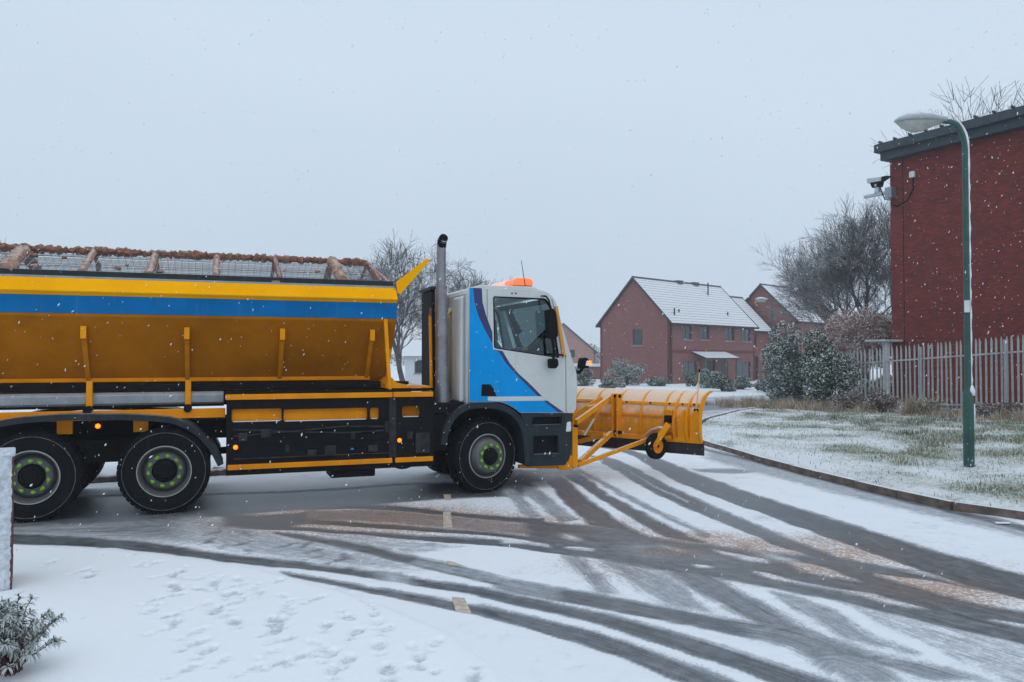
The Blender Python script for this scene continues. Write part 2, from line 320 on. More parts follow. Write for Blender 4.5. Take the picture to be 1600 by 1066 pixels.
# wheel tracks, snow patches and painted shade: (cover, softness, far edge, near edge, ragged)
TR = [
 # under and beside the lorry
 (.04, .16, "0: -400,792 100,776 340,773 500,768 680,752 830,758", "0: -400,840 80,824 200,816 330,809 450,797 560,793 700,778 820,776"),
 (.28, .40, "0: -400,828 80,823 200,814 300,806", "0: -400,838 80,836 200,842 300,846"),
 (.52, .25, "0: 300,806 360,812 400,832 480,845 600,872 640,885", "0: 300,846 400,868 500,882 600,893 650,893"),
 (.10, .10, "2: -200,250 0,262 200,255 350,240", "2: -200,330 0,350 200,345 350,300"),
 # tracks running from the plough to the lower right, then painted shade under the bumper
 (.06, .05, "0: 880,668 940,692 990,705;3: 960,80 1150,165 1400,250 1600,320;4: 400,440 700,545 1000,630 1300,720 1600,800 1900,870",
            "0: 820,676 900,696 970,704;3: 740,40 850,110 1000,200 1200,290 1400,350 1600,425;4: 300,540 600,640 800,710 960,775 1100,840 1300,895 1600,960 1900,1030"),
 (.13, .05, "3: 600,60 720,100 850,175 1050,270 1250,365 1450,450 1600,510;4: 200,600 400,680 600,735 800,755 960,775",
            "3: 480,50 560,90 700,175 900,290 1100,385 1300,470 1500,555 1600,590;4: 170,665 400,720 700,770"),
 (.55, .02, "3: 690,120 900,240 1100,335", "3: 690,128 900,255 1100,345"),
 (.42, .05, "3: 400,120 620,235 800,330 1000,430 1250,560", "3: 400,145 610,262 790,365 1000,468 1200,565"),
 (.08, .04, "3: 260,100 460,180 560,265 700,345 850,420 1000,505 1150,575 1250,610", "3: 250,110 400,225 500,290 620,365 760,445 880,510 960,560"),
 (.05, .04, "3: 200,90 290,140 340,200 420,280 520,355 620,420 720,490 860,562", "3: 110,90 180,150 230,225 290,300 370,380 450,455 480,480"),
 (.42, .05, "3: 40,150 120,240 240,305 330,385 420,455", "3: 0,180 60,250 120,320 200,390 300,470"),
 (.45, .05, "3: -40,210 0,255 60,300 130,380 190,430", "3: -90,240 -40,300 30,370 100,450"),
 (.45, .12, "3: -60,140 150,140 420,120", "3: -60,230 150,220 420,160"),  # grey shade under the bumper, painted as half snow cover
 # the crossing wheel tracks, left to right
 (.08, .05, "2: 500,195 850,195 1200,240 1600,280;3: 200,440", "2: 300,235 600,218 1000,240 1600,308;3: 200,480"),
 (.42, .08, "2: 350,240 700,225 1000,245 1600,308;3: 150,490", "2: 350,290 700,300 1000,325 1200,345 1600,380;3: 185,545"),
 (.08, .04, "2: 0,265 300,285 600,305 900,325 1200,350 1600,375;3: 300,590", "2: 0,300 300,315 600,335 900,355 1200,378 1600,400;3: 250,605 320,625"),
 (.08, .04, "2: 0,325 300,335 600,360 900,380 1200,398 1600,418;3: 250,622 400,640", "2: 0,350 300,360 600,385 900,412 1200,440 1600,460;3: 320,672 420,690"),
 (.62, .10, "2: 300,362 700,392 1100,440 1300,460", "2: 700,450 1000,515 1150,480 1300,462"),
 # the churned wet middle
 (.10, .09, "3: 60,448 200,470 480,478 700,520 850,560 1000,575 1260,610 1450,640 1600,660;4: 170,668 400,690 600,735 800,757 960,778 1100,830 1300,895 1600,955 1900,1010",
            "3: 100,560 320,680 550,690 720,750 960,775 1300,820 1600,880;4: 200,905 450,960;8: 60,400 500,510 900,600 1300,690 1600,780 1900,850"),
 (.80, .04, "3: -60,580 100,583 250,608", "3: -60,596 100,600 250,620"),
 (.75, .04, "3: 340,620 430,622 510,632", "3: 345,628 400,640 505,645"),
 (.75, .06, "3: 310,535 370,545 430,580", "3: 315,560 360,575 425,585"),
 (.30, .20, "3: 700,600 900,590 1100,620 1200,660", "3: 700,660 900,690 1100,680 1200,690"),
 (.80, .04, "3: 1265,640 1400,665 1600,705", "3: 1270,655 1380,690 1500,718 1600,728"),
 (.70, .05, "3: 945,606 1030,625 1095,648", "3: 955,618 1000,645 1095,660"),
 (.85, .04, "3: 1135,725 1190,730 1260,742", "3: 1140,735 1200,752 1260,750"),
 (.92, .05, "4: 680,788 900,805 1100,840 1300,895 1500,935 1900,1020", "4: 680,797 850,850 1000,915 1200,965 1400,1000 1900,1080"),
 (.85, .05, "4: 95,703 250,720 400,760 560,828", "4: 120,718 200,765 350,805 560,834"),
 (.78, .04, "4: 0,790 100,815 250,850 450,885 600,905 800,950 1000,1005", "4: 0,810 120,838 300,870 500,907 700,962 900,997 1000,1010"),
 (.92, .04, "8: 1330,543 1450,568 1900,640", "8: 1330,550 1450,597 1900,690"),
 (.90, .04, "7: 945,148 1100,168 1235,213", "7: 960,164 1050,198 1235,228"),
 (.60, .08, "3: 1440,600 1600,650;4: 170,700", "3: 1450,640 1600,700;4: 160,720"),
 # diagonals below the middle
 (.42, .07, "3: 440,690 520,770 600,850 690,925", "3: 310,680 400,780 470,860 530,915"),
 (.45, .12, "3: 540,700 960,780 1130,890 1300,985 1430,1064", "3: 545,712 700,830 870,955 1000,1000 1300,1050"),
 (.88, .05, "3: 960,780 1130,880;7: 440,318 650,440 890,565", "3: 965,790 1120,905;7: 450,390 560,460 660,525 800,560"),
 (.20, .06, "7: 480,165 650,208 850,320 1100,455 1500,690 1600,725;8: 100,760 300,850", "7: 200,150 440,305 700,440 890,560 1100,600 1300,690;8: 0,800 200,900"),
 (.46, .06, "7: 1080,310 1400,350 1600,450;8: 200,580 450,740 700,830", "7: 1080,325 1200,420 1350,510 1500,590 1600,650;8: 100,700 250,760 450,800 700,855"),
 (.64, .07, "8: 60,402 500,512 900,602 1300,692 1900,840", "8: 60,412 400,600 700,760 1080,935 1500,1100"),
 (.95, .05, "7: 1330,340 1600,420;8: 60,405 400,590 700,750 1080,925", "7: 1380,360 1600,470;8: 40,470 300,620 600,780 1000,935"),
 # tracks swinging round the pavement corner
 (.10, .05, "2: 100,362 400,395 700,450 950,510 1200,560 1350,600 1600,660;6: 200,140 500,200 900,280 1200,335 1600,400;7: 300,455 600,530 900,575 1100,600",
            "2: 120,380 500,460 800,530 1000,585 1300,650 1600,720;6: 300,250 600,330 900,390 1300,460 1400,490;7: 0,520 300,580 700,650 1000,712"),
 (.36, .07, "2: 1000,530 1200,565 1350,605 1600,662;6: 200,142 500,205 900,285", "2: 950,570 1300,640 1600,705;6: 300,240 600,320 900,380"),
 (.26, .10, "7: 850,575 1100,600 1500,690 1600,730;8: 200,800 500,880 900,940 1300,1066", "7: 950,712 1200,755 1400,870 1600,1000;8: 150,900 380,940 700,1020 850,1066"),
 (.42, .08, "7: 1500,960;8: 0,830 200,890 400,940 500,1000 620,1090", "7: 1560,1010;8: 0,975 150,1090"),
 (.07, .04, "0: -400,832 -100,832;1: 80,375 600,400 1000,440 1300,490 1600,525;2: 400,575 700,610 900,635 1200,680 1600,750;6: 300,275 600,340 900,405 1200,480 1400,520 1600,570;7: 300,640 600,740 900,830 1200,930 1600,1060;8: 200,1130",
            "0: -400,852 -100,851;1: 80,442 600,462 1000,495 1300,540 1600,580;2: 400,612 600,640 900,690 1200,735 1400,765 1600,810;6: 400,390 700,460 1000,530 1300,610 1600,700;7: 200,780 400,830 700,930 1000,1040 1150,1100"),
 (.10, .035, "2: 150,615 400,650 600,690 900,740 1200,790 1400,820 1600,855;6: 200,395 600,500 900,570 1200,650 1500,740 1600,775;7: 300,880 600,1000 750,1066 900,1130",
             "2: 220,652 450,690 700,750 1000,810 1340,880 1600,945;6: 200,505 500,590 800,670 1100,760 1300,835 1600,940;7: 300,1060 450,1130"),
 (.55, .12, "2: 780,630 900,640 980,655", "2: 800,680 900,690 960,690"),
 # gutter by the right-hand kerb, then the plough's painted shadow
 (.50, .22, "4: -400,0 0,95 300,175 700,275 1000,345 1300,410 1900,560", "4: -400,70 0,175 400,285 700,365 1000,425 1300,495 1900,640"),
 (.12, .08, "4: -400,0 0,95 300,175 700,275 1000,345 1300,410 1900,560", "4: -400,15 0,112 300,196 700,303 1000,376 1300,446 1900,600"),
 (.35, .12, "3: 1130,135 1400,128 1520,145", "3: 1170,152 1400,168 1500,157"),  # plough's shadow on the road, painted as thinner snow cover
]
GRIT = [(520,812,1.2,.9),(620,812,1.2,.95),(700,815,.8,.7),(760,820,.9,.8),(830,828,.7,.8),(870,812,.35,.7),(880,845,.5,.5),(960,818,.5,.6),(1000,832,.5,.6),(1030,838,.5,.6),
        (1090,842,.5,.8),(1130,850,.5,.7),(1180,852,.5,.8),(1240,860,.5,.7),(1290,850,.6,.7),(1330,865,.6,.8),(1360,872,.6,.7),(1420,888,.5,.5),(1270,890,.5,.8),(1310,898,.5,.7),
        (1410,910,.5,.8),(1460,922,.6,.9),(1500,935,.5,.7),(940,885,.5,.5),(970,900,.4,.5),(1170,862,.4,.7),(1060,862,.35,.8),(1480,872,.5,.3),(1200,905,.4,.5),(1560,886,.5,.35),(330,795,1.2,.35),(430,805,1.2,.6),(480,830,.8,.4),(550,850,.8,.35)]
FOOT = [(76,888),(124,901),(142,905),(213,872),(218,889),(240,888),(257,907),(285,898),(280,910),(315,910),(270,925),(275,932),(268,940),(238,948),(240,960),(275,968),(276,977),(340,914),(337,925),(362,925),(375,915),(317,930),
        (355,940),(372,937),(325,955),(340,962),(360,953),(368,985),(355,968),(252,995),(300,1000),(302,1018),(320,1030),(285,1060),(400,925),(405,937),(445,942),(452,951),(490,946),(440,966),(446,974),(424,979),(432,990),(425,996),(510,989),(540,970),(585,965),
        (575,949),(535,926),(590,985),(603,995),(555,1000),(442,913),(497,1017),(500,1028),(513,1036),(540,1046),(430,1050),(465,1040),(420,1031),(440,1011),(592,1023),(650,1025),(678,1018),(655,1041),(660,1056),(607,1062),
        (765,990),(785,999),(855,1007),(872,1020),(838,1044),(887,1047),(945,1050),(742,1063),(520,1062),(345,1045),(388,1058)]
FOOTR = [(452,852),(478,852),(490,862),(490,873),(540,870),(525,878),(332,834),(328,846),(385,835),(350,855),(380,850),(387,863)]
_rs = np.random.RandomState(5)
def foot_list(pts, jit=.6):
    out = []
    for (x, y) in pts:
        g = gp(x, y); an = math.radians(_rs.choice([60, 75, 95, 110, 130, 250, 285])) + _rs.uniform(-.3, .3)
        out.append((g.x, g.y, an, _rs.uniform(.85, 1.1), _rs.uniform(.55, 1)))
    return out
FL, FR = foot_list(FOOT), foot_list(FOOTR)
def footfield(X, Y, fl):
    """shoe-shaped hollows: 1 in the print, 0 outside; and a small rim"""
    d = np.zeros_like(X); rim = np.zeros_like(X)
    for (fx, fy, an, sc, dep) in fl:
        m = (np.abs(X - fx) < .3) & (np.abs(Y - fy) < .3)
        if not m.any(): continue
        u = ((X[m] - fx) * math.cos(an) + (Y[m] - fy) * math.sin(an)) / sc; v = (-(X[m] - fx) * math.sin(an) + (Y[m] - fy) * math.cos(an)) / sc
        wdt = np.where(u > -.03, .052, .040)
        sole = ((u - .05) / .095) ** 2 + (v / .05) ** 2; heel = ((u + .10) / .042) ** 2 + (v / .037) ** 2
        q = np.minimum(sole, heel) + .25 * (vnoise(X[m], Y[m], 40, 3) - .5)
        a = 1 - sstep(.65, 1.25, q); d[m] = np.maximum(d[m], a * dep)
        rim[m] = np.maximum(rim[m], np.exp(-((q - 1.6) / .4) ** 2) * dep)
    return d, rim
def grid_mesh(name, xs, ys, zfun, keep=None):
    X, Y = np.meshgrid(xs, ys); X, Y = X.ravel(), Y.ravel(); Z, attrs = zfun(X, Y)
    nx, ny = len(xs), len(ys); i = np.arange(nx * ny).reshape(ny, nx)
    q = np.stack([i[:-1, :-1], i[:-1, 1:], i[1:, 1:], i[1:, :-1]], -1).reshape(-1, 4)
    if keep is not None:
        k = keep(X, Y); q = q[k[q].all(1)]
        used = np.unique(q); mp = np.full(nx * ny, -1); mp[used] = np.arange(len(used)); q = mp[q]
        X, Y, Z = X[used], Y[used], Z[used]; attrs = {a: v[used] for a, v in attrs.items()}
    me = bpy.data.meshes.new(name); me.vertices.add(len(X)); me.vertices.foreach_set('co', np.c_[X, Y, Z].astype(np.float32).ravel())
    me.loops.add(q.size); me.loops.foreach_set('vertex_index', q.astype(np.int32).ravel()); me.polygons.add(len(q))
    me.polygons.foreach_set('loop_start', np.arange(0, q.size, 4, dtype=np.int32)); me.polygons.foreach_set('use_smooth', np.ones(len(q), bool))
    me.update(calc_edges=True)
    for a, v in attrs.items():
        if v.ndim == 1: at_ = me.attributes.new(a, 'FLOAT', 'POINT'); at_.data.foreach_set('value', v.astype(np.float32))
        else: at_ = me.attributes.new(a, 'FLOAT_VECTOR', 'POINT'); at_.data.foreach_set('vector', v.astype(np.float32).ravel())
    return me

def road_field(X, Y):
    cov = .93 + .14 * (fbm(X, Y, .9, 4, 1) - .5) * 2; grit = np.zeros_like(X); uv = np.c_[X, Y * 1.0, np.zeros_like(X)]
    P = np.c_[X, Y]
    # warp the query points a little so that edges are ragged
    wx = (fbm(X, Y, 3.0, 3, 11) - .5) * .10; wy = (fbm(X, Y, 3.0, 3, 15) - .5) * .10
    Pw = np.c_[X + wx, Y + wy]
    for (val, soft, u, l) in TR:
        U, L = E(u), E(l)
        if U[-1, 0] / U[-1, 1] > .66:          # these run on past the edge of the view
            U, L = [np.r_[q, [q[-1] + (q[-1] - q[-2]) / np.hypot(*(q[-1] - q[-2])) * 5.0]] for q in (U, L)]
        n = max(len(U), len(L)) * 3; U, L = resample(U, n), resample(L, n); poly = np.r_[U, L[::-1]]
        lo, hi = poly.min(0) - soft - .15, poly.max(0) + soft + .15
        m = np.where((X > lo[0]) & (X < hi[0]) & (Y > lo[1]) & (Y < hi[1]))[0]
        if not len(m): continue
        sd_ = sdist(Pw[m], poly); f = sstep(-soft, soft, sd_)
        cov[m] = cov[m] * (1 - f) + val * f
        ins = m[sd_ > -soft]
        if len(ins):
            C = (U + L) / 2; best = np.full(len(ins), 1e9); uu = np.zeros(len(ins)); vv = np.zeros(len(ins)); acc = 0
            for i in range(len(C) - 1):
                d = C[i + 1] - C[i]; ln = np.hypot(*d) + 1e-9; d = d / ln; r = P[ins] - C[i]; t = np.clip(r @ d, 0, ln); cr = r[:, 0] * -d[1] + r[:, 1] * d[0]
                dd = (r[:, 0] - t * d[0]) ** 2 + (r[:, 1] - t * d[1]) ** 2; b = dd < best; best[b] = dd[b]; uu[b] = acc + t[b]; vv[b] = cr[b]; acc += ln
            uv[ins, 0] = uu + U[0, 0] * 3; uv[ins, 1] = vv * 14; uv[ins, 2] = val
    for (x, y, r, s) in GRIT:
        g = gp(x, y); d = np.hypot((X - g.x) / 1.6, Y - g.y) / r; grit = np.maximum(grit, s * np.exp(-d * d))
    return cov, grit, uv
PAVE_EDGE = E("0: -600,838 -200,846 20,852 150,860 250,866 325,877 400,889 470,906 560,932 640,960 719,993 794,1053 850,1110 1000,1300")
PAVE_POLY = np.r_[PAVE_EDGE, [[PAVE_EDGE[-1][0], 1.0], [-14, 1.0], [-14, PAVE_EDGE[0][1]]]]
def road_z(X, Y):
    cov, grit, uv = road_field(X, Y)
    d, rim = footfield(X, Y, FR + FL); cov2 = cov * (1 - .45 * footfield(X, Y, FR)[0]) - .10 * d
    z = .010 * sstep(.25, .8, cov) * (.8 + .5 * fbm(X, Y, 5, 3, 4)) - .008 * d + .003 * rim
    return z, {'snow': np.clip(cov2, 0, 1), 'grit': grit, 'track': uv}
def road_material():
    m = bpy.data.materials.new('snowy_asphalt'); m.use_nodes = True; t = m.node_tree; N = t.nodes; LK = t.links; p = N['Principled BSDF']
    def attr(n): a = N.new('ShaderNodeAttribute'); a.attribute_name = n; return a
    def math_(op, a, b=None, c=None):
        n = N.new('ShaderNodeMath'); n.operation = op
        for i, v in enumerate((a, b, c)):
            if v is None: continue
            if isinstance(v, (int, float)): n.inputs[i].default_value = v
            else: LK.new(v, n.inputs[i])
        return n.outputs[0]
    def noise(vec, s, d=4, r=.6):
        n = N.new('ShaderNodeTexNoise'); n.inputs['Scale'].default_value = s; n.inputs['Detail'].default_value = d; n.inputs['Roughness'].default_value = r
        LK.new(vec, n.inputs['Vector']); return n.outputs['Fac']
    def mr(v, a, b, c=0, d=1):
        n = N.new('ShaderNodeMapRange'); n.interpolation_type = 'SMOOTHSTEP'; LK.new(v, n.inputs['Value'])
        for k, q in zip(('From Min', 'From Max', 'To Min', 'To Max'), (a, b, c, d)): n.inputs[k].default_value = q
        return n.outputs['Result']
    def mix(f, a, b):
        n = N.new('ShaderNodeMix'); n.data_type = 'RGBA'; LK.new(f, n.inputs['Factor'])
        for k, v in (('A', a), ('B', b)):
            if isinstance(v, tuple): n.inputs[k].default_value = (*v, 1)
            else: LK.new(v, n.inputs[k])
        return n.outputs['Result']
    pos = N.new('ShaderNodeTexCoord').outputs['Object']; sn = attr('snow').outputs['Fac']; gr = attr('grit').outputs['Fac']; tv = attr('track').outputs['Vector']
    fine, mid, streak = noise(pos, 55, 5, .7), noise(pos, 9, 5, .65), math_('ADD', math_('MULTIPLY', noise(tv, 2.0, 4, .65), .6), math_('MULTIPLY', noise(tv, 5.5, 3, .7), .4))
    amp = mr(math_('ABSOLUTE', math_('SUBTRACT', sn, .5)), .2, .5, 1.0, .62)      # half-covered snow is the most broken up
    v = math_('ADD', sn, math_('MULTIPLY', amp, math_('ADD', math_('MULTIPLY', math_('SUBTRACT', fine, .5), .75),
              math_('ADD', math_('MULTIPLY', math_('SUBTRACT', streak, .47), 1.35), math_('MULTIPLY', math_('SUBTRACT', mid, .5), .6)))))
    cov = mr(v, .02, .84); cov.node.interpolation_type = 'LINEAR'
    thin = mr(v, .55, 1.0)
    asp = mix(mr(noise(pos, 190, 3, .7), .35, .7), (.044, .051, .058), (.092, .102, .112))
    asp = mix(math_('MULTIPLY', gr, mr(mid, .3, .7, .1, .5)), asp, (.15, .105, .08))
    snc = mix(thin, (.60, .63, .68), (.83, .86, .90))
    gspot = mr(math_('ADD', noise(pos, 34, 5, .8), math_('MULTIPLY', gr, .26)), .56, .74, 0, .9)
    snc = mix(math_('MULTIPLY', gspot, math_('MINIMUM', math_('MULTIPLY', gr, 1.6), 1.0)), snc, (.40, .245, .165))
    LK.new(mix(cov, asp, snc), p.inputs['Base Color'])
    LK.new(mr(cov, 0, .8, .34, .85), p.inputs['Roughness']); p.inputs['Specular IOR Level'].default_value = .4
    b = N.new('ShaderNodeBump'); b.inputs['Strength'].default_value = .55; b.inputs['Distance'].default_value = .012
    LK.new(math_('ADD', math_('MULTIPLY', cov, .8), math_('MULTIPLY', noise(pos, 120, 3, .7), .5)), b.inputs['Height']); LK.new(b.outputs['Normal'], p.inputs['Normal'])
    return m
ROADM = road_material()
KERB = E("0: 1640,818 1600,809;4: 1300,412 1000,346 700,276 300,176 0,96;0: 1160,711 1098,694")
KERB = np.r_[[[7.2, 6.0], [6.75, 8.0]], KERB, [[4.45, 19.6], [4.9, 21.5], [5.9, 24.5], [8.2, 28.8], [11.5, 32.3], [17, 35.5], [30, 39]]]
KERB = resample(KERB, 260)
def kerb_side(X, Y):
    """signed distance from the right-hand kerb line, positive on the verge"""
    poly = np.r_[KERB, [[60, 39], [60, 6]]]
    return sdist(np.c_[X, Y], poly)
xs, ys = np.arange(-13, 11.5, .034), np.arange(3.0, 20.6, .034)
road = link('road', grid_mesh('road', xs, ys, road_z), ROADM); tag(road, kind='structure')
def far_z(X, Y):
    cov = .55 + .5 * (fbm(X * .25, Y, .8, 4, 21) - .4); lane = np.abs(kerb_side(X, Y) + 2.2)
    cov = np.where((X > 3) & (lane < .9), cov * .45, cov); cov = np.maximum(cov, sstep(6.5, 8, -kerb_side(X, Y)) * .95)
    return -.006 + 0 * X, {'snow': np.clip(cov, 0, 1), 'grit': 0 * X, 'track': np.c_[X, Y * 4, 0 * X]}
far = link('far_road', grid_mesh('far_road', np.arange(-40, 46, .4), np.arange(20.2, 58, .3), far_z), ROADM); tag(far, kind='structure')

def snow_ground_material():
    m = mat('snow_field', (.80, .835, .875), .85, var=.05, vscale=.6, bump=.5, bscale=9); return m
GSN = snow_ground_material()
g = MB(); g.quad((-420, -30, -.03), (420, -30, -.03), (420, 640, -.03), (-420, 640, -.03)); tag(g.build('ground', GSN), kind='structure')

# ---- pavement in the foreground, trodden snow
def pave_z(X, Y):
    s = sdist(np.c_[X, Y], PAVE_POLY); d, rim = footfield(X, Y, FL)
    z = -.04 + .085 * sstep(-.12, .16, s + .05 * (fbm(X, Y, 4, 3, 31) - .5)) + .010 * (fbm(X, Y, 1.6, 4, 33) - .5) + .004 * (fbm(X, Y, 14, 2, 35) - .5) - .026 * d + .007 * rim
    return z, {'press': d}
def pave_material():
    m = bpy.data.materials.new('pavement_snow'); m.use_nodes = True; t = m.node_tree; N = t.nodes; LK = t.links; p = N['Principled BSDF']
    a = N.new('ShaderNodeAttribute'); a.attribute_name = 'press'; tc = N.new('ShaderNodeTexCoord')
    n = N.new('ShaderNodeTexNoise'); n.inputs['Scale'].default_value = 26; n.inputs['Detail'].default_value = 6; LK.new(tc.outputs['Object'], n.inputs['Vector'])
    mu = N.new('ShaderNodeMath'); mu.operation = 'MULTIPLY'; LK.new(a.outputs['Fac'], mu.inputs[0]); LK.new(n.outputs['Fac'], mu.inputs[1])
    mp = N.new('ShaderNodeMapRange'); LK.new(mu.outputs[0], mp.inputs['Value']); mp.inputs['From Min'].default_value = .18; mp.inputs['From Max'].default_value = .62
    mx = N.new('ShaderNodeMix'); mx.data_type = 'RGBA'; LK.new(mp.outputs[0], mx.inputs['Factor']); mx.inputs['A'].default_value = (.84, .87, .905, 1); mx.inputs['B'].default_value = (.42, .46, .52, 1)
    LK.new(mx.outputs['Result'], p.inputs['Base Color']); p.inputs['Roughness'].default_value = .8
    b = N.new('ShaderNodeBump'); b.inputs['Strength'].default_value = .35; b.inputs['Distance'].default_value = .01; LK.new(n.outputs['Fac'], b.inputs['Height']); LK.new(b.outputs['Normal'], p.inputs['Normal'])
    return m
pave = link('pavement', grid_mesh('pavement', np.arange(-9, 1.6, .022), np.arange(2.6, 9.2, .022), pave_z, keep=lambda X, Y: sdist(np.c_[X, Y], PAVE_POLY) > -.25), pave_material())
tag(pave, kind='structure')

# ---- cream road-marking blocks showing through
MARK = mat('cream_road_paint', (.50, .41, .31), .7, var=.3, vscale=25, dirt=.7, dirtcol=(.35, .33, .32), snow=.25, snow_lo=.9, snow_hi=1.2)
for q in ("0: 692,801 704,801 707,826 693,826", "0: 693,774 704,774 705,783 695,783", "0: 706,935 726,937 737,962 712,958", "0: 697,868 712,874 715,886 700,884"):
    e = E(q); me = MB().prism([tuple(p) for p in e], .002, .0095 if '868' in q else .0125, 'z'); tag(me.build('road_marking', MARK), kind='structure')

# ---- kerb of separate stones on the right
KST = mat('kerb_stone', (.17, .125, .10), .85, var=.35, vscale=9, dirt=.6, dirtcol=(.07, .055, .05), snow=.9, snow_lo=.55, snow_hi=.9, sscale=9, bump=.5, bscale=50)
kerb = empty('kerb'); tag(kerb, kind='structure')
d = np.r_[0, np.cumsum(np.hypot(*np.diff(KERB, axis=0).T))]; step = .915; kme = None
s0 = 0.0
while s0 + step < d[-1]:
    p = Vector((np.interp(s0, d, KERB[:, 0]), np.interp(s0, d, KERB[:, 1]), 0)); q = Vector((np.interp(s0 + step, d, KERB[:, 0]), np.interp(s0 + step, d, KERB[:, 1]), 0))
    if kme is None:
        kme = MB().prism([(0, -.12), (0, .085), (.022, .108), (.125, .112), (.125, -.12)], .005, .908, 'y').mesh('kerb_stone'); kme.materials.append(KST)
        kme.transform(Matrix.Scale(-1, 4, (1, 0, 0))); kme.flip_normals()
    o = bpy.data.objects.new('kerb_stone', kme); COL.objects.link(o); o.parent = kerb
    t = q - p; o.location = p + Vector((0, 0, random.uniform(-.006, .004))); o.rotation_euler = (0, 0, math.atan2(t.y, t.x) - math.pi / 2)
    s0 += step

# ---- verge: frosted grass bank
def verge_h(X, Y):
    s = kerb_side(X, Y)
    base = .085 + .035 * sstep(0, .5, s) + .10 * sstep(2, 7, s) * sstep(30, 20, Y)
    return base + .05 * (fbm(X, Y, .8, 3, 41) - .5) * sstep(.1, 1.2, s) + .03 * (fbm(X, Y, 4, 3, 45) - .5) * sstep(.05, .6, s), s
def verge_z(X, Y):
    z, s = verge_h(X, Y); gcov = .5 + .75 * (fbm(X, Y * .9, .9, 5, 51) - .5) + .05 * sstep(1.0, 3.0, s) + .10 * sstep(6, 9, s) - .14 * sstep(1.1, .2, s)
    z = np.where(s < .10, -.10 + (z + .10) * np.clip((s - .01) / .09, 0, 1), z)
    return z, {'green': np.clip(gcov, 0, 1)}
def verge_material():
    m = bpy.data.materials.new('frosted_grass'); m.use_nodes = True; t = m.node_tree; N = t.nodes; LK = t.links; p = N['Principled BSDF']
    a = N.new('ShaderNodeAttribute'); a.attribute_name = 'green'; tc = N.new('ShaderNodeTexCoord')
    def noise(s, d=5):
        n = N.new('ShaderNodeTexNoise'); n.inputs['Scale'].default_value = s; n.inputs['Detail'].default_value = d; n.inputs['Roughness'].default_value = .7; LK.new(tc.outputs['Object'], n.inputs['Vector']); return n.outputs['Fac']
    ma = N.new('ShaderNodeMath'); ma.operation = 'MULTIPLY_ADD'; LK.new(noise(14), ma.inputs[0]); ma.inputs[1].default_value = .9; LK.new(a.outputs['Fac'], ma.inputs[2])
    mp = N.new('ShaderNodeMapRange'); LK.new(ma.outputs[0], mp.inputs['Value']); mp.inputs['From Min'].default_value = .80; mp.inputs['From Max'].default_value = 1.22
    r = N.new('ShaderNodeValToRGB'); LK.new(noise(2.2, 3), r.inputs['Fac']); r.color_ramp.elements[0].position = .35; r.color_ramp.elements[0].color = (.075, .13, .06, 1)
    r.color_ramp.elements[1].position = .66; r.color_ramp.elements[1].color = (.27, .23, .11, 1)
    mx = N.new('ShaderNodeMix'); mx.data_type = 'RGBA'; LK.new(mp.outputs[0], mx.inputs['Factor']); mx.inputs['A'].default_value = (.80, .835, .865, 1); LK.new(r.outputs[0], mx.inputs['B'])
    LK.new(mx.outputs['Result'], p.inputs['Base Color']); p.inputs['Roughness'].default_value = .9
    b = N.new('ShaderNodeBump'); b.inputs['Strength'].default_value = .8; b.inputs['Distance'].default_value = .04; LK.new(noise(22), b.inputs['Height']); LK.new(b.outputs['Normal'], p.inputs['Normal'])
    return m
verge = link('verge', grid_mesh('verge', np.arange(4, 30, .1), np.arange(6, 42, .1), verge_z, keep=lambda X, Y: kerb_side(X, Y) > -.12), verge_material())
tag(verge, kind='structure')

def blades(name, pts, h, wd, lean, matl, n_seg=1, label=None, cat=None, kind=None, parent=None, drop=0):
    """grass blades: one bent triangle strip each, points is an (n,3) array"""
    n = len(pts); an = np.random.rand(n) * 2 * np.pi; hh = h[0] + (h[1] - h[0]) * np.random.rand(n) if isinstance(h, tuple) else h * (.45 + .55 * np.random.rand(n)); ww = wd * (.6 + .8 * np.random.rand(n)); ln = lean * np.random.randn(n)[:, None] * hh[:, None]
    ld = np.random.rand(n) * 2 * np.pi; L2 = np.c_[np.cos(ld), np.sin(ld)] * ln; sd_ = np.c_[np.cos(an), np.sin(an)] * ww[:, None]
    v = np.zeros((n, 5, 3)); v[:, 0, :2] = pts[:, :2] - sd_; v[:, 1, :2] = pts[:, :2] + sd_; v[:, 0, 2] = v[:, 1, 2] = pts[:, 2] - .01
    v[:, 2, :2] = pts[:, :2] + L2 * .4 + sd_ * .75; v[:, 3, :2] = pts[:, :2] + L2 * .4 - sd_ * .75; v[:, 2, 2] = v[:, 3, 2] = pts[:, 2] + hh * .6
    v[:, 4, :2] = pts[:, :2] + L2; v[:, 4, 2] = pts[:, 2] + hh * (1 - drop * np.random.rand(n))
    b = np.arange(n)[:, None] * 5; q = np.concatenate([b + [0, 1, 2], b + [0, 2, 3], b + [3, 2, 4]], 0)
    me = bpy.data.meshes.new(name); me.vertices.add(n * 5); me.vertices.foreach_set('co', v.astype(np.float32).ravel()); me.loops.add(q.size); me.loops.foreach_set('vertex_index', q.astype(np.int32).ravel())
    me.polygons.add(len(q)); me.polygons.foreach_set('loop_start', np.arange(0, q.size, 3, dtype=np.int32)); me.update(calc_edges=True)
    return tag(link(name, me, matl, parent), label, cat, None, kind)
GRA = mat('grass_blades', (.13, .17, .095), .8, var=.55, vscale=1.2, snow=.8, snow_lo=-.15, snow_hi=.6, sscale=1.2)
GRB = mat('dead_grass', (.34, .24, .14), .9, var=.5, vscale=1.3, snow=.6, snow_lo=-.05, snow_hi=.6, sscale=2)
rs = np.random.RandomState(3); px, py = rs.uniform(4.3, 17, 260000), rs.uniform(8, 31, 260000)
z, s = verge_h(px, py); gg = verge_z(px, py)[1]['green'] + .45 * (fbm(px, py, 3, 3, 61) - .5)
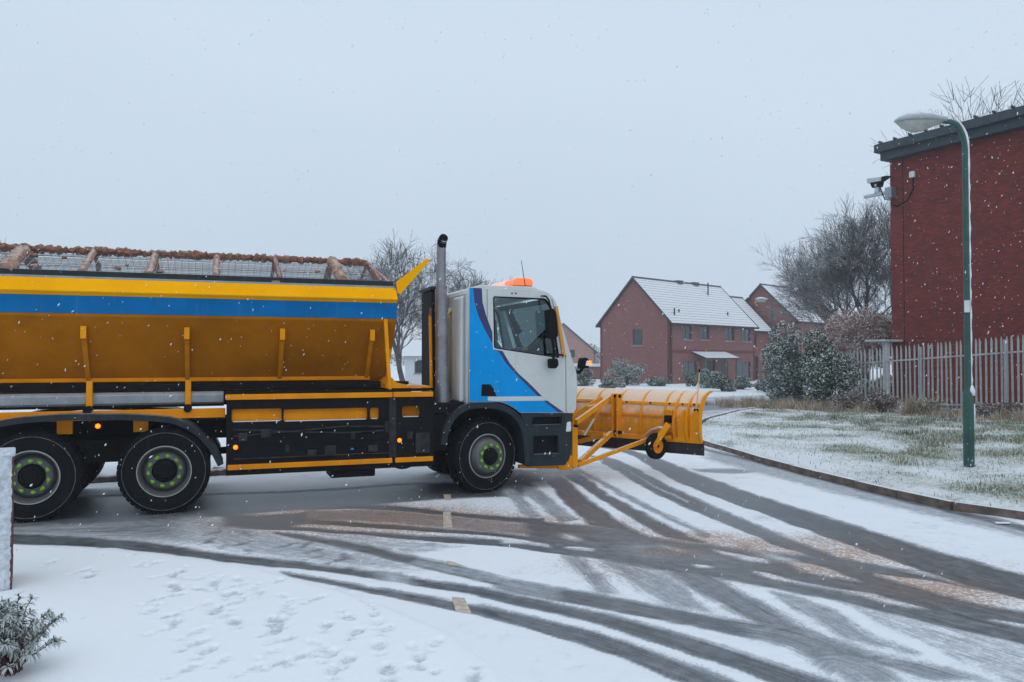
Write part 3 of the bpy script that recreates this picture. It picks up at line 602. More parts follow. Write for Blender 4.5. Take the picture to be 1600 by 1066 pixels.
k = (s > .12) & (s < 10) & (rs.rand(len(px)) < sstep(.46, .80, gg) * .75 + .06); ok = np.where(k)[0][:80000]
blades('verge_grass', np.c_[px[ok], py[ok], z[ok]], (.02, .065), .0045, .9, GRA, label='short green grass poking through the snow on the verge', cat='grass', kind='stuff')

# ================================================================== THE GRITTER LORRY
TH = math.radians(20.5); TF = Frame(gp(762, 772), TH); L = TF.lp
truck = empty('gritter_truck', TF.o, TH, 'yellow road gritter lorry with white and blue cab and salt hopper', 'truck')
def P(*pts, b=0.0): return [L(x, y, b) for x, y in pts]

# ---- wheels: tyre mesh is the part, rim, hub and nuts are its sub-parts
def tyre_mesh(lugs=46):
    m = MB(); R = .525
    m.lathe([(.30,.03),(.315,.012),(.36,.0),(.42,-.006),(.465,.0),(.468,-.004),(.482,-.004),(.485,.004),(.505,.02),(R,.05),(R,.25),(.505,.28),(.46,.30),(.36,.30),(.30,.27)], n=64, closed=True)
    for i in range(lugs):
        t = 2 * math.pi * i / lugs
        for y0, y1, dt in ((.018,.09,0),(.10,.145,.5),(.155,.20,.0),(.21,.282,.5)):
            tt = t + dt * 2 * math.pi / lugs; w_ = .72 * math.pi / lugs
            p = [Vector((math.cos(tt + s * w_) * r, y, math.sin(tt + s * w_) * r)) for y in (y0, y1) for s, r in ((-1,.515),(1,.515),(1,.538),(-1,.538))]
            i0 = len(m.v); m.v += [tuple(q) for q in p]
            for f in ((0,1,2,3),(7,6,5,4),(0,4,5,1),(1,5,6,2),(2,6,7,3),(3,7,4,0)): m.f.append(tuple(i0 + k for k in f))
    return m.mesh('wheel')
TY = tyre_mesh(); TY.materials.append(RUB)
RING = MB().lathe([(.4745,-.006),(.4775,-.009),(.4805,-.006)], n=72, closed=True).mesh('ring'); RING.materials.append(RUBL)
def rear_rim():
    m = MB(); m.lathe([(.300,.035),(.318,.012),(.312,.002),(.298,.004),(.285,.03),(.272,.10),(.262,.15),(.268,.16),(.305,.06)], n=56, closed=True); return m.mesh('rim')
def rear_disc():
    m = MB(); m.lathe([(.262,.165),(.250,.155),(.232,.118),(.215,.108),(.150,.105),(.148,.18),(.262,.18)], n=48, closed=True)
    return m.mesh('disc')
def rear_hub():
    m = MB(); m.lathe([(.0,.035),(.075,.035),(.085,.045),(.118,.05),(.128,.062),(.138,.10),(.142,.16)], n=32)
    for i in range(12):
        t = 2 * math.pi * i / 12; m.lathe([(.012,.034),(.012,.052)], c=(math.cos(t) * .1,0,math.sin(t) * .1), n=6)
    return m.mesh('hub')
def front_disc():
    m = MB(); m.lathe([(.285,.05),(.278,.06),(.262,.03),(.240,-.045),(.228,-.062),(.215,-.068),(.120,-.07),(.118,-.03),(.22,-.02),(.27,.08)], n=48, closed=True)
    return m.mesh('disc')
def front_hub():
    m = MB(); m.lathe([(.0,-.155),(.06,-.155),(.085,-.145),(.098,-.12),(.108,-.085),(.128,-.075),(.13,-.05)], n=32); return m.mesh('hub')
def nut_mesh():
    m = MB(); m.lathe([(.016,.0),(.016,-.022),(.021,-.022),(.023,-.03),(.019,-.038),(.0,-.042)], n=10)
    m.prism([(.004,-.018),(.034,-.007),(.038,0),(.034,.007),(.004,.018)], -.036, -.022, 'y'); return m.mesh('wheel_nut')
ME = {k: f() for k, f in (('rr', rear_rim), ('rd', rear_disc), ('rh', rear_hub), ('fd', front_disc), ('fh', front_hub), ('nut', nut_mesh))}
FLG = MB().lathe([(.306,.008),(.318,.012),(.316,.0),(.308,.0)], n=64, closed=True).mesh('rim_flange'); FLG.materials.append(RIMF)
for k, mm in (('rr', RIM), ('rd', RIM), ('rh', BLK), ('fd', RIM), ('fh', BLK), ('nut', LIME)): ME[k].materials.append(mm)
for k in ('rr', 'rd', 'rh', 'fd', 'fh'):
    ME[k].polygons.foreach_set('use_smooth', [True] * len(ME[k].polygons))
    try: ME[k].set_sharp_from_angle(angle=math.radians(35))
    except Exception: pass
TY.polygons.foreach_set('use_smooth', [True] * len(TY.polygons)); TY.set_sharp_from_angle(angle=math.radians(30))
def sub(name, me, parent, loc=(0,0,0), rot=(0,0,0)):
    o = bpy.data.objects.new(name, me); COL.objects.link(o); o.parent = parent; o.location = loc; o.rotation_euler = rot; return o
def wheel(a, b, steer, front, roll, near=True, c=.527):
    wv = sub('wheel', TY, truck, (a, b, c), (0, 0, steer + (0 if near else math.pi)))
    sub('rim', ME['rr'], wv); sub('rim_flange', FLG, wv, (0, -.004, 0)); sub('disc', ME['fd' if front else 'rd'], wv); sub('hub', ME['fh' if front else 'rh'], wv)
    if near:
        sub('sidewall_rib', RING, wv)
        for i in range(10):
            t = roll + 2 * math.pi * i / 10; r = .168 if front else .186
            sub('wheel_nut', ME['nut'], wv, (math.cos(t) * r, -.068 if front else .106, math.sin(t) * r), (0, -t + random.choice((1.57, -1.57)), 0))
    if not front: sub('inner_tyre', TY, wv, (0, .34, 0))
    return wv
A1, A2 = L(257, 738, .05)[0], L(48, 750, .05)[0]
wheel(.03, .10, math.radians(16), True, .3); wheel(.03, 2.36, math.radians(16), True, .3, False)
for A, r in ((A1, .15), (A2, .4)): wheel(A, .0, 0, False, r); wheel(A, 2.48, 0, False, r, False)
for A in (0, A1, A2): MB().tube([(A,.35,.53),(A,2.15,.53)], .09, 12).build('axle', BLK, truck)
for A in (A1, A2): MB().lathe([(.0,-.2),(.2,-.17),(.25,0),(.2,.17),(.0,.2)], c=(A,1.24,.53), n=20).build('axle_housing', BLK, truck, True)
for b in (.82, 1.58): MB().prism([(-7.1,.88),(1.2,.80),(1.2,1.06),(-7.1,1.14)], b, b + .09).build('chassis_rail', BLK, truck)
MB().tube([(A1 + .2, 1.24, .6), (-.6, 1.24, .8)], .05, 10).build('drive_shaft', BLK, truck)
MB().box(A2 - .5, A1 + .5, .45, 2.05, .62, .9).build('spring_pack', BLK, truck)
MB().box(-.75, .9, .75, 1.75, .45, 1.25).build('engine_block', BLK, truck)

# ---- tandem mudguard, a rounded band over both rear wheels
def band(pts, thick, b0, b1, name, m, smooth=True):
    pts = [Vector((p[0], p[1])) for p in pts]; out = []; inn = []
    for i, p in enumerate(pts):
        d = (pts[min(i + 1, len(pts) - 1)] - pts[max(i - 1, 0)]).normalized(); nrm = Vector((-d.y, d.x)); out.append(p + nrm * thick / 2); inn.append(p - nrm * thick / 2)
    mb = MB(); mb.prism([tuple(q) for q in out + inn[::-1]], b0, b1, 'y'); return mb.build(name, m, truck, bevel=.006)
def smoothline(pts, n=40):
    q = resample(np.array(pts, float), n); return [tuple(p) for p in q]
band(smoothline(P((-75,690),(-40,672),(20,658),(100,652),(200,652),(270,656),(305,672),(330,697),(345,727)), 44), .075, -.01, .62, 'mudguard', DRK)
band(smoothline([(4.0 - 8 + x * 0, 0) for x in ()] or P((-75,690),(-40,672),(20,658),(100,652),(200,652),(270,656),(305,672),(330,697),(345,727)), 44), .05, 1.86, 2.48, 'mudguard', DRK)

# ---- hopper body: lip, coloured band, inward slope
AR, AFR = -7.25, L(620, 500, .06)[0]
def section(name, half, m, a0=AR, a1=AFR, bevel=0):
    full = half
    return MB().prism(full, a0, a1, 'x').build(name, m, truck, bevel=bevel)
def mir(p): return [(2.48 - b, c) for b, c in reversed(p)]
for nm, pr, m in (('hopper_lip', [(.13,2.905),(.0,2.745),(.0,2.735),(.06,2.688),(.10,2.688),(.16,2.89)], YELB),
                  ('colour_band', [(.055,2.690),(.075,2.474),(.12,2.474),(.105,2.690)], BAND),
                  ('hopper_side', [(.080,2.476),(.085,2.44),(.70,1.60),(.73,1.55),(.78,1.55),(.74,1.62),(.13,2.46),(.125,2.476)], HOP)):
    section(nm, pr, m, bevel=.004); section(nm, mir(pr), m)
section('hopper_floor', [(.70,1.50),(1.78,1.50),(1.78,1.56),(.70,1.56)], ORA)
for aa in (AR + .02, AFR - .02):
    MB().prism([(.11,2.89),(2.37,2.89),(2.4,2.48),(1.78,1.56),(.70,1.56),(.08,2.48)], aa - .015, aa + .015, 'x').build('hopper_end', ORA, truck)
def slope_b(c): return .085 + (2.44 - c) * (.70 - .085) / (2.44 - 1.60)
def rib(px, name='hopper_rib', near=True):
    a = L(px, 520, .2)[0]; h = .028; c0, c1 = 2.32, 1.63
    prof = [(slope_b(c0) + .02, c0), (slope_b(c0) - .012, c0), (slope_b(c0) - .012, c0 - .14), (slope_b(c0 - .14) - .055, c0 - .17), (slope_b(c1) - .065, c1), (slope_b(c1) + .02, c1)]
    if not near: prof = mir(prof)
    cap = [(slope_b(c0) - .014, c0 + .004), (slope_b(c0) - .030, c0 + .004), (slope_b(c0) - .030, c0 - .145), (slope_b(c0) - .014, c0 - .15)]
    MB().prism(cap if near else mir(cap), a - h - .004, a + h + .004, 'x').build('rib_cap', YEL, truck)
    return MB().prism(prof, a - h, a + h, 'x').build(name, HOPR, truck, bevel=.004)
HOPR = mat('shaded_grimy_rib_paint', (.56, .20, .002), .55, dirt=.5, dirtcol=(.28, .11, .01), spec=.06, salt=.2, saltcol=(.35, .24, .14))  # shade on the sloping ribs painted in as darker yellow, with grime and salt
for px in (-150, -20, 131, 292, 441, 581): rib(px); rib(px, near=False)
MB().prism([(.60,1.675),(.60,1.625),(.72,1.60),(.72,1.675)], AR, L(578, 593, .6)[0], 'x').build('foot_rail', ORA, truck, bevel=.006)
MB().beam(( L(602,500,.1)[0], .10, 2.47), (L(609,602,.1)[0], .10, 1.50), .05, .05, (0,1,0)).build('front_post', YEL, truck, bevel=.006)
pts = P((603,600),(612,590),(620,598),(640,602),(672,603),(672,606),(603,607), b=.1); MB().prism(pts, .1, 2.3).build('front_shelf', YEL, truck)
# flared ear on the front corner
MB().prism(P((619,441),(667,404),(672,407),(650,432),(625,460),(621,458), b=.1), .08, .115).build('front_ear', YELB, truck, bevel=.004)
# ---- below the hopper, rear part
aB0, aB1 = AR, L(350, 620, .4)[0]
MB().box(aB0, aB1 + 2.6, .75, 1.73, 1.30, 1.50).build('hopper_subframe', BLK, truck)
MB().box(aB0, aB1 + 2.5, .48, .72, 1.515, 1.60).build('hopper_skirt', BLK, truck)
MB().prism([(.42,1.330),(.40,1.36),(.40,1.46),(.43,1.495),(.55,1.495),(.55,1.330)], aB0, aB1, 'x').build('side_duct', GREY, truck, bevel=.01)
MB().tube([(aB0, .43, 1.312), (aB1, .43, 1.312)], .010, 6).build('brake_pipe', BLK, truck)
MB().box(aB0, L(352,650,.2)[0], .20, .26, 1.165, 1.285).build('body_bearer', ORA, truck, bevel=.006)
for px in (101, 220): a = L(px,667,.3)[0]; MB().box(a - .085, a + .085, .30, .36, 1.0, 1.165).build('guard_bracket', ORA, truck)
for x in (140, 294):
    a = L(x, 620, .38)[0]; MB().box(a - .035, a + .035, .34, .40, 1.30, 1.64).build('body_leg', YEL, truck, bevel=.005)
    MB().tube([(a, .36, 1.29), (a, .18, 1.29)], .05, 14).build('pivot', BLK, truck)
# ---- side locker panel with two orange stripes
a0, a1, am = L(352,680)[0], L(677,680)[0], L(614,680)[0]
lids = ((362,440,638,660),(443,574,637,659),(578,592,637,655),(628,656,634,652))
lidp = []
for x0, x1, y0, y1 in lids:
    p, q = L(x0, y1, .05), L(x1, y0, .05); lidp.append(rnd_poly([(p[0],p[1]),(q[0],p[1]),(q[0],q[1]),(p[0],q[1])], .03))
plate('side_panel', [[(a0 + .012,.43),(a1 + .02,.43),(a1 + .02,1.395),(a0 + .012,1.395)]] + lidp, .04, .075, BLK, truck, .004)
CLUT = mat('oily_steel', (.03, .031, .034), .5, .3, var=.5, vscale=6, dirt=.6, dirtcol=(.05, .035, .025), spec=.2, salt=.25, saltcol=(.14, .13, .12))
rc = random.Random(21)
for k in range(9):                                  # brackets, valve blocks and pipe runs bolted to the locker side
    u = a0 + .2 + k * .27 + rc.uniform(-.06, .06); z_ = rc.uniform(.62, .98); w_, h_ = rc.uniform(.05, .14), rc.uniform(.05, .16)
    MB().box(u, u + w_, .012, .045, z_, z_ + h_).build('bracket', CLUT, truck, bevel=.008)
for z_, s_ in ((.64, 0), (.93, .04), (1.02, -.05)):
    MB().tube([(a0 + .1, .03, z_), (a0 + .8, .03, z_ + s_), (a0 + 1.5, .03, z_), (am, .03, z_ + s_ * .5)], .011, 7).build('air_line', CLUT, truck, True)
MB().box(am - .05, am + .05, .02, .044, .58, 1.39).build('upright', CLUT, truck, bevel=.006); MB().box(a1 - .25, a1 - .05, .0, .044, .62, .9).build('valve_block', CLUT, truck, bevel=.01)
for q0, q1 in ((a0, am - .006), (am + .006, a1)):
    MB().box(q0, q1, .005, .045, 1.398, 1.468).build('upper_stripe', ORA, truck, bevel=.005); MB().box(q0 + .03, q1, .005, .045, .503, .568).build('lower_stripe', ORA, truck, bevel=.005)
MB().box(a0, a1, .03, .5, 1.475, 1.50).build('locker_top', BLK, truck)
MB().box(a0 + .04, a1, .125, .8, .55, 1.38).build('locker', BLK, truck)
for x0, x1, y0, y1 in ((362,440,638,660),(443,574,637,659),(578,592,637,655),(628,656,634,652)):
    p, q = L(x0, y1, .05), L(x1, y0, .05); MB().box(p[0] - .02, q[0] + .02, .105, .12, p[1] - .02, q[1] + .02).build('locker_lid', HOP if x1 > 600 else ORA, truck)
    MB().box(p[0] + .02, q[0] - .02, .05, .07, p[1] + .001, p[1] + .010).build('snow_line', SNOW, truck)
p, q = L(517,748,.1), L(587,733,.1); MB().box(p[0], q[0], .12, .6, p[1], .46).build('battery_box', BLK, truck, bevel=.02)
for i in range(3): MB().box(a0 + .15, am - .1, .03, .042, .66 + .16 * i, .70 + .16 * i).build('guard_slat', BLK, truck)
MB().lathe([(.0,.25),(.28,.25),(.28,.8),(.0,.8)], c=(L(632,725,.4)[0],.25,.62), n=28).build('air_tank', BLK, truck, True)
MB().lathe([(.0,.004),(.022,.004),(.022,.0)], c=(L(551,703)[0],.036,L(551,703)[1]), n=12).build('filler_cap', BLUE, truck)
# marker lamps
for x, y, b in ((153,666,.0),(368,699,.03),(624,688,.03)):
    a, c = L(x, y, b); MB().box(a - .05, a + .05, b - .005, b + .05, c - .035, c + .03).build('lamp_base', BLK, truck)
    MB().lathe([(.0,-.026),(.016,-.024),(.025,-.016),(.029,.0)], c=(a, b - .008, c), n=16).build('marker_lamp', AMB, truck, True)
# ---- hopper top: salt-caked tent frame and mesh
RB, RC, ARF = 1.24, 3.37, L(572, 408, 1.25)[0]
NB, NC = .17, 2.99
def lumpy(name, p, q, r, m, n=40, seed=0, amp=.35, sides=9):
    rr = random.Random(seed); p, q = Vector(p), Vector(q); pts = []; rs_ = []; ph = rr.random() * 9
    for i in range(n + 1):
        t = i / n; w_ = math.sin(t * 31 + ph) * .25 + math.sin(t * 83 + ph * 2) * .25 + rr.uniform(-.8, .9)
        pts.append(p.lerp(q, t) + Vector((rr.uniform(-1,1), rr.uniform(-1,1), rr.uniform(-.4,1))) * r * .22); rs_.append(r * (1 + amp * w_))
    mb = MB().tube(pts, rs_, sides); mb.v = [(x + rr.uniform(-.16, .16) * r, y + rr.uniform(-.16, .16) * r, z + rr.uniform(-.16, .16) * r) for x, y, z in mb.v]
    return mb.build(name, m, truck, smooth=True)
lumpy('ridge_rail', (AR, RB, RC), (ARF, RB, RC), .052, SALT, 190, 3, .42)
MB().box(AR, AFR - .03, .13, .30, 2.895, 2.93).build('hopper_coaming', GREY, truck); MB().box(AR, AFR - .03, .155, .185, 2.93, 3.0).build('coaming_rail', DRK, truck, bevel=.008)
bars = [(-70,.045),(40,.075),(147,.040),(243,.042),(338,.040),(429,.032),(519,.066),(574,.028)]
for k, (x, r) in enumerate(bars):
    a = L(x, 405, RB)[0]; lumpy('frame_bar', (a, RB, RC), (a, NB, NC), r, SALTL if r > .038 else SALT, 26, k, .26)
    lumpy('frame_bar', (a, RB, RC), (a, 2.48 - NB, NC), r * .8, SALT, 14, 50 + k, .28)
lumpy('frame_bar', (ARF, RB, RC), (AFR - .08, RB - .3, 2.99), .03, SALT, 12, 77, .2); lumpy('frame_bar', (ARF, RB, RC), (AFR - .08, NB, 2.97), .022, SALTL, 12, 78, .2)
WIRE = mat('screen_wire', (.17, .18, .19), .6, .4, var=.3, snow=.8, snow_lo=.1, snow_hi=.6, sscale=3)
for sgn, nm in ((1, 'near'), (-1, 'far')):
    mm = MB(); e0 = Vector((0, RB, RC - .02)); e1 = Vector((0, NB if sgn > 0 else 2.48 - NB, NC))
    for i in range(1, 18):
        q = e0.lerp(e1, i / 18); mm.tube([(AR, q.y, q.z + random.uniform(-.006,.006)), (ARF + .35 * i / 18, q.y, q.z)], .0045, 3, False)
    n = int((ARF - AR) / .09)
    for i in range(n): a = AR + .09 * i; mm.tube([(a, e0.y, e0.z), (a, e1.y, e1.z)], .0028, 3, False)
    tag(mm.build('screen_mesh', WIRE, truck), kind='stuff')
for k, (x, y, r, ln) in enumerate(((265,434,.05,.5),(430,438,.06,.6),(150,433,.03,.3),(540,441,.03,.3),(60,428,.04,.4))):
    a = L(x, y, .22)[0]; mb = MB(); nseg = 14
    pts = [(a - ln / 2 + ln * i / nseg, .215, 2.935) for i in range(nseg + 1)]; rs_ = [.012 + r * math.sin(math.pi * i / nseg) * random.uniform(.8, 1.1) for i in range(nseg + 1)]
    mb.tube(pts, rs_, 9).build('salt_heap', SALTL, truck, smooth='all')
for k in range(12):   # clods hanging in the screen
    a = random.uniform(AR + .8, ARF); t = random.uniform(.25, .95); p = Vector((a, RB, RC)).lerp(Vector((a, NB, NC)), t); r = random.uniform(.010, .024)
    lumpy('salt_clod', p - Vector((r * 1.6, 0, 0)), p + Vector((r * 1.6, 0, r * random.uniform(-.6, .6))), r, SALTL if k % 2 else SALT, 4, 200 + k, .2, 7)
lumpy('salt_load', (AR, RB, 2.70), (AFR - .2, RB, 2.66), .20, SALT, 70, 9, .2, 12)

# ================================================================== CAB
NEARB, FARB = .05, 2.43
outer = P((733,449),(800,451),(848,454),(858,458.5),(865,465),(869,473),(878,507),(893,558),(898,572),(901,584),(902,604),(900,640),(896,645.5),(813,645.5),(806,640),(797,634.5),(787,630),(780,628.5),(733,628.5), b=NEARB)
win = rnd_poly(P((770.5,463),(853,466.5),(862,478),(874.5,559),(871,559.5),(772,544.5), b=NEARB), .035)
plate('cab_side', [outer, win], NEARB, NEARB + .07, CABW, truck, .006)
win2 = rnd_poly(P((770.5,463),(853,466.5),(862,478),(874.5,559),(871,559.5),(772,544.5), b=NEARB), .05)
plate('cab_side', [outer, win2], FARB - .07, FARB, CABW, truck, .004)
plate('side_window', [win], NEARB + .03, NEARB + .036, GLS, truck); plate('side_window', [win2], FARB - .04, FARB - .034, GLS, truck)
def framering(name, poly, b0, b1, wdt, m):
    c = Vector((sum(p[0] for p in poly) / len(poly), sum(p[1] for p in poly) / len(poly))); inner = []
    for p in poly:
        d = Vector(p) - c; inner.append(tuple(c + d * (1 - wdt / d.length)))
    return plate(name, [poly, inner], b0, b1, m, truck)
framering('window_seal', win, NEARB + .006, NEARB + .055, .022, BLK); framering('window_seal', win2, FARB - .06, FARB - .004, .03, BLK)
R0, RT = L(733, 449, NEARB); RF = L(848, 454, NEARB)
MB().prism([(R0, RT - .09), (R0 + .02, RT - .01), (R0 + .2, RT + .05), (RF[0] - .1, RF[1] + .06), (RF[0] + .07, RF[1] - .03), (RF[0] + .1, RF[1] - .09)], NEARB + .066, FARB - .066).build('cab_roof', CABW, truck, bevel=.02)
MB().box(R0 - .02, R0 + .05, NEARB + .066, FARB - .066, 1.28, RT - .06).build('cab_rear_wall', CABW, truck, bevel=.02)
MB().prism([(R0 - .10, 1.30),(R0 - .02, 1.30),(R0 - .02, RT - .10),(R0 - .08, RT - .14)], .20, .62).build('rear_corner_panel', CABW, truck, bevel=.03, seg=3)
MB().box(R0 - .045, R0 - .018, .75, 2.3, 1.45, 2.7).build('rear_wall_rib', CABW, truck, bevel=.01)
fp = P((862,466),(869,473),(878,507),(893,558),(898,572),(901,584),(902,604),(900,640),(896,645.5), b=NEARB)
MB().prism([fp[3], fp[4], fp[5], fp[6], fp[7], fp[8], (fp[8][0] - .1, fp[8][1]), (fp[7][0] - .12, fp[6][1]), (fp[3][0] - .08, fp[3][1])], NEARB + .068, FARB - .068).build('front_panel', CABW, truck, bevel=.02)
MB().prism([fp[1], fp[3], (fp[3][0] - .012, fp[3][1]), (fp[1][0] - .012, fp[1][1])], NEARB + .075, FARB - .075).build('windscreen', GLS, truck)
MB().prism([fp[0], fp[1], (fp[1][0] - .05, fp[1][1]), (fp[0][0] - .04, fp[0][1])], NEARB + .07, FARB - .07).build('sun_visor', DRK, truck)
MB().box(fp[6][0] - .02, fp[6][0] + .015, .5, 2.0, 1.2, 1.5).build('grille', BLK, truck)
MB().box(R0 + .1, 1.3, NEARB + .08, FARB - .08, 1.24, 1.34).build('cab_floor', BLK, truck)
MB().prism([(.95,1.34),(1.32,1.34),(1.30,1.88),(1.18,1.95),(1.0,1.86)], NEARB + .09, FARB - .09).build('dashboard', BLK, truck, bevel=.03)
for b in (.35, 1.55):
    MB().prism(rnd_poly([(.05,1.62),(.55,1.60),(.57,1.74),(.10,1.76)], .05), b, b + .5).build('seat_cushion', BLK, truck, bevel=.02)
    MB().prism(rnd_poly([(-.02,1.74),(.13,1.72),(.04,2.42),(-.08,2.42)], .05), b + .02, b + .48).build('seat_back', BLK, truck, bevel=.02)
    MB().prism(rnd_poly([(-.08,2.44),(.03,2.44),(.01,2.64),(-.08,2.64)], .03), b + .12, b + .38).build('headrest', BLK, truck, bevel=.02)
    MB().box(.12, .48, b + .1, b + .4, 1.34, 1.62).build('seat_base', BLK, truck)
cc = Vector((.86, .60, 1.98)); ax = Vector((-.55, 0, .83)); e1 = Vector((0, 1, 0)); e2 = ax.cross(e1)
sw = MB().tube([cc + (e1 * math.cos(t) + e2 * math.sin(t)) * .22 for t in [2 * math.pi * i / 28 for i in range(29)]], .016, 8)
for t in (.3, 2.84, 4.7): sw.tube([cc, cc + (e1 * math.cos(t) + e2 * math.sin(t)) * .21], .012, 6)
sw.tube([cc, cc - ax * .35], .03, 8); sw.build('steering_wheel', BLK, truck, True)
# door seam and lines
for x0, y0, x1, y1 in ((761,452,762,628),(884,560,884.5,644),(862,467,884,560)):
    p, q = L(x0, y0, NEARB), L(x1, y1, NEARB); MB().beam((p[0], NEARB - .0005, p[1]), (q[0], NEARB - .0005, q[1]), .006, .005, (0,1,0)).build('door_seam', BLK, truck)
BO = NEARB - .0035
blue = P((733.3,450),(739,450),(741.5,473),(747,493),(756,513),(767,533),(769.6,537.5),(770.6,546),(779,549.5),(790,567),(803,582),(819,598),(838,617),(850,627),(872,644.5),(812,644.5),(805,639),(796,633.5),(786,629),(779,627.6),(733.3,627.6), b=NEARB)
plate('blue_panel', [blue], BO, NEARB - .0012, BLUE, truck)
pur = P((739,450),(752.7,450.5),(754,473),(759.5,493),(766.5,512),(769.2,519),(769.6,537.5),(767,533),(756,513),(747,493),(741.5,473), b=NEARB)
plate('purple_stripe', [pur], BO, NEARB - .0012, PURP, truck)
pur2 = P((770.9,546.2),(785,548.5),(796.7,568),(810,584),(828,600),(845,617.5),(859,629),(881,644.5),(872,644.5),(850,627),(838,617),(819,598),(803,582),(790,567),(779,549.5), b=NEARB)
plate('purple_stripe', [pur2], BO, NEARB - .0012, PURP, truck)
plate('white_stripe', [P((762,620),(846.6,619.3),(855,626),(778.5,627),(762,626), b=NEARB)], BO - .003, BO - .0003, CABW, truck)
MB().prism(P((752.8,600.6),(766,600.6),(772,609),(775.5,619),(751.7,619), b=NEARB), NEARB - .012, NEARB - .001).build('door_handle_recess', BLK, truck, bevel=.004)
h0, h1 = L(754,607,0), L(770,607,0); MB().beam((h0[0], .028, h0[1]), (h1[0], .028, h1[1]), .02, .025).build('door_handle', BLK, truck, bevel=.004)
MB().prism(P((736,629.5),(752,629.5),(752,633.5),(736,633.5), b=NEARB), NEARB + .01, NEARB + .04).build('side_reflector', REDR, truck)
# wheel-arch guard and steps
arch = P((823,726),(821,690),(818,672),(811,656),(802,646),(790,639),(776,634.5),(755,633),(735,633.5),(718,641),(704,654),(696,672),(692,695), b=.06)
band(smoothline(arch, 44), .085, .02, .55, 'wheel_arch', DRK)
band(smoothline(arch, 30), .085, 1.95, 2.46, 'wheel_arch', DRK)
low = P((814,646.5),(895.5,646.5),(893.5,662),(894,700),(890,716),(883,727),(824,729),(823.5,690),(820,668), b=NEARB)
step1 = rnd_poly(P((832,652),(878,651.5),(877,664),(831,667), b=NEARB), .02); step2 = rnd_poly(P((833,682),(872,680.5),(873,711),(834,714), b=NEARB), .03)
plate('step_panel', [low, step1, step2], NEARB - .004, NEARB + .09, DRK, truck, .008); plate('step_panel', [low], FARB - .09, FARB, DRK, truck, .008)
MB().box(L(826,700,.2)[0], L(888,700,.1)[0], .13, .20, .42, 1.08).build('step_backing', BLK, truck)
for y in (666, 712): p, q = L(832, y, .05), L(876, y - 1, .05); MB().box(p[0], q[0], .04, .14, p[1] - .02, p[1] + .015).build('step', DRK, truck, bevel=.004)
FB = L(893, 690, .05)[0]; MB().box(FB - .35, FB + .01, NEARB + .088, FARB - .088, .38, 1.10).build('front_bumper', DRK, truck, bevel=.03)
a, c = L(888.5, 667, NEARB); MB().prism(rnd_poly([(a - .05, c - .075), (a + .04, c - .07), (a + .035, c + .08), (a - .03, c + .07)], .02), NEARB - .014, NEARB + .05).build('headlight', LENS, truck, bevel=.01)
MB().prism(rnd_poly([(a - .05, c - .075), (a + .04, c - .07), (a + .035, c + .08), (a - .03, c + .07)], .02), FARB - .05, FARB + .01).build('headlight', LENS, truck, bevel=.01)
# amber strip on the windscreen pillar, mirrors
MB().prism(P((867.6,479),(871.6,478.5),(884,556),(879.5,559), b=.02), .012, .048).build('pillar_strip', AMBD, truck, bevel=.003)
mb_ = -.16
m0 = rnd_poly(P((855,484),(866,482),(870,490),(873,525),(868,530),(858,528), b=mb_), .03); MB().prism(m0, mb_, mb_ + .13).build('mirror', BLK, truck, bevel=.015)
m1 = rnd_poly(P((861,561),(873,560),(875,570),(871,576),(862,576), b=mb_), .03); MB().prism(m1, mb_ + .02, mb_ + .16).build('kerb_mirror', BLK, truck, bevel=.02)
pp = [L(846,463,NEARB), L(853,463,-.05), L(860,469,mb_), L(863,484,mb_)]; MB().tube([(pp[0][0], NEARB, pp[0][1]), (pp[1][0], -.05, pp[1][1]), (pp[2][0], mb_ + .05, pp[2][1]), (pp[3][0], mb_ + .06, pp[3][1])], .014, 8).build('mirror_arm', BLK, truck, True)
pp = [L(866,528,mb_), L(869,545,mb_), L(868,562,mb_)]; MB().tube([(p[0], mb_ + .08, p[1]) for p in pp], .022, 8).build('mirror_arm', BLK, truck, True)
p0, p1 = L(869,553,mb_), L(884,556,NEARB); MB().tube([(p0[0], mb_ + .08, p0[1]), (p1[0], NEARB, p1[1])], .014, 8).build('mirror_arm', BLK, truck, True)
mf = [(x + .02, y) for x, y in m0]; MB().prism(mf, FARB + .1, FARB + .24).build('mirror', BLK, truck, bevel=.015)
MB().tube([(mf[0][0], FARB, 2.7), (mf[0][0], FARB + .15, 2.6)], .014, 8).build('mirror_arm', BLK, truck)
# plough lamp pod
a, c = L(912, 567, .45); lamp_b = .45
MB().prism(rnd_poly([(a - .09, c - .08), (a + .06, c - .09), (a + .075, c + .03), (a + .02, c + .085), (a - .06, c + .07)], .03), lamp_b - .08, lamp_b + .08).build('plough_lamp', BLK, truck, bevel=.02)
MB().prism(rnd_poly([(a - .01, c - .045), (a + .07, c - .05), (a + .08, c + .03), (a + .01, c + .035)], .015), lamp_b - .088, lamp_b - .07).build('lamp_lens', LENS, truck)
MB().prism(rnd_poly([(a + .04, c - .03), (a + .085, c - .03), (a + .085, c + .03), (a + .05, c + .03)], .012), lamp_b - .098, lamp_b - .083).build('indicator', AMB, truck)
MB().tube([(a - .02, lamp_b, c - .07), (a - .06, lamp_b, c - .14), (fp[4][0] - .02, lamp_b, c - .16)], .028, 8).build('lamp_arm', BLK, truck, True)
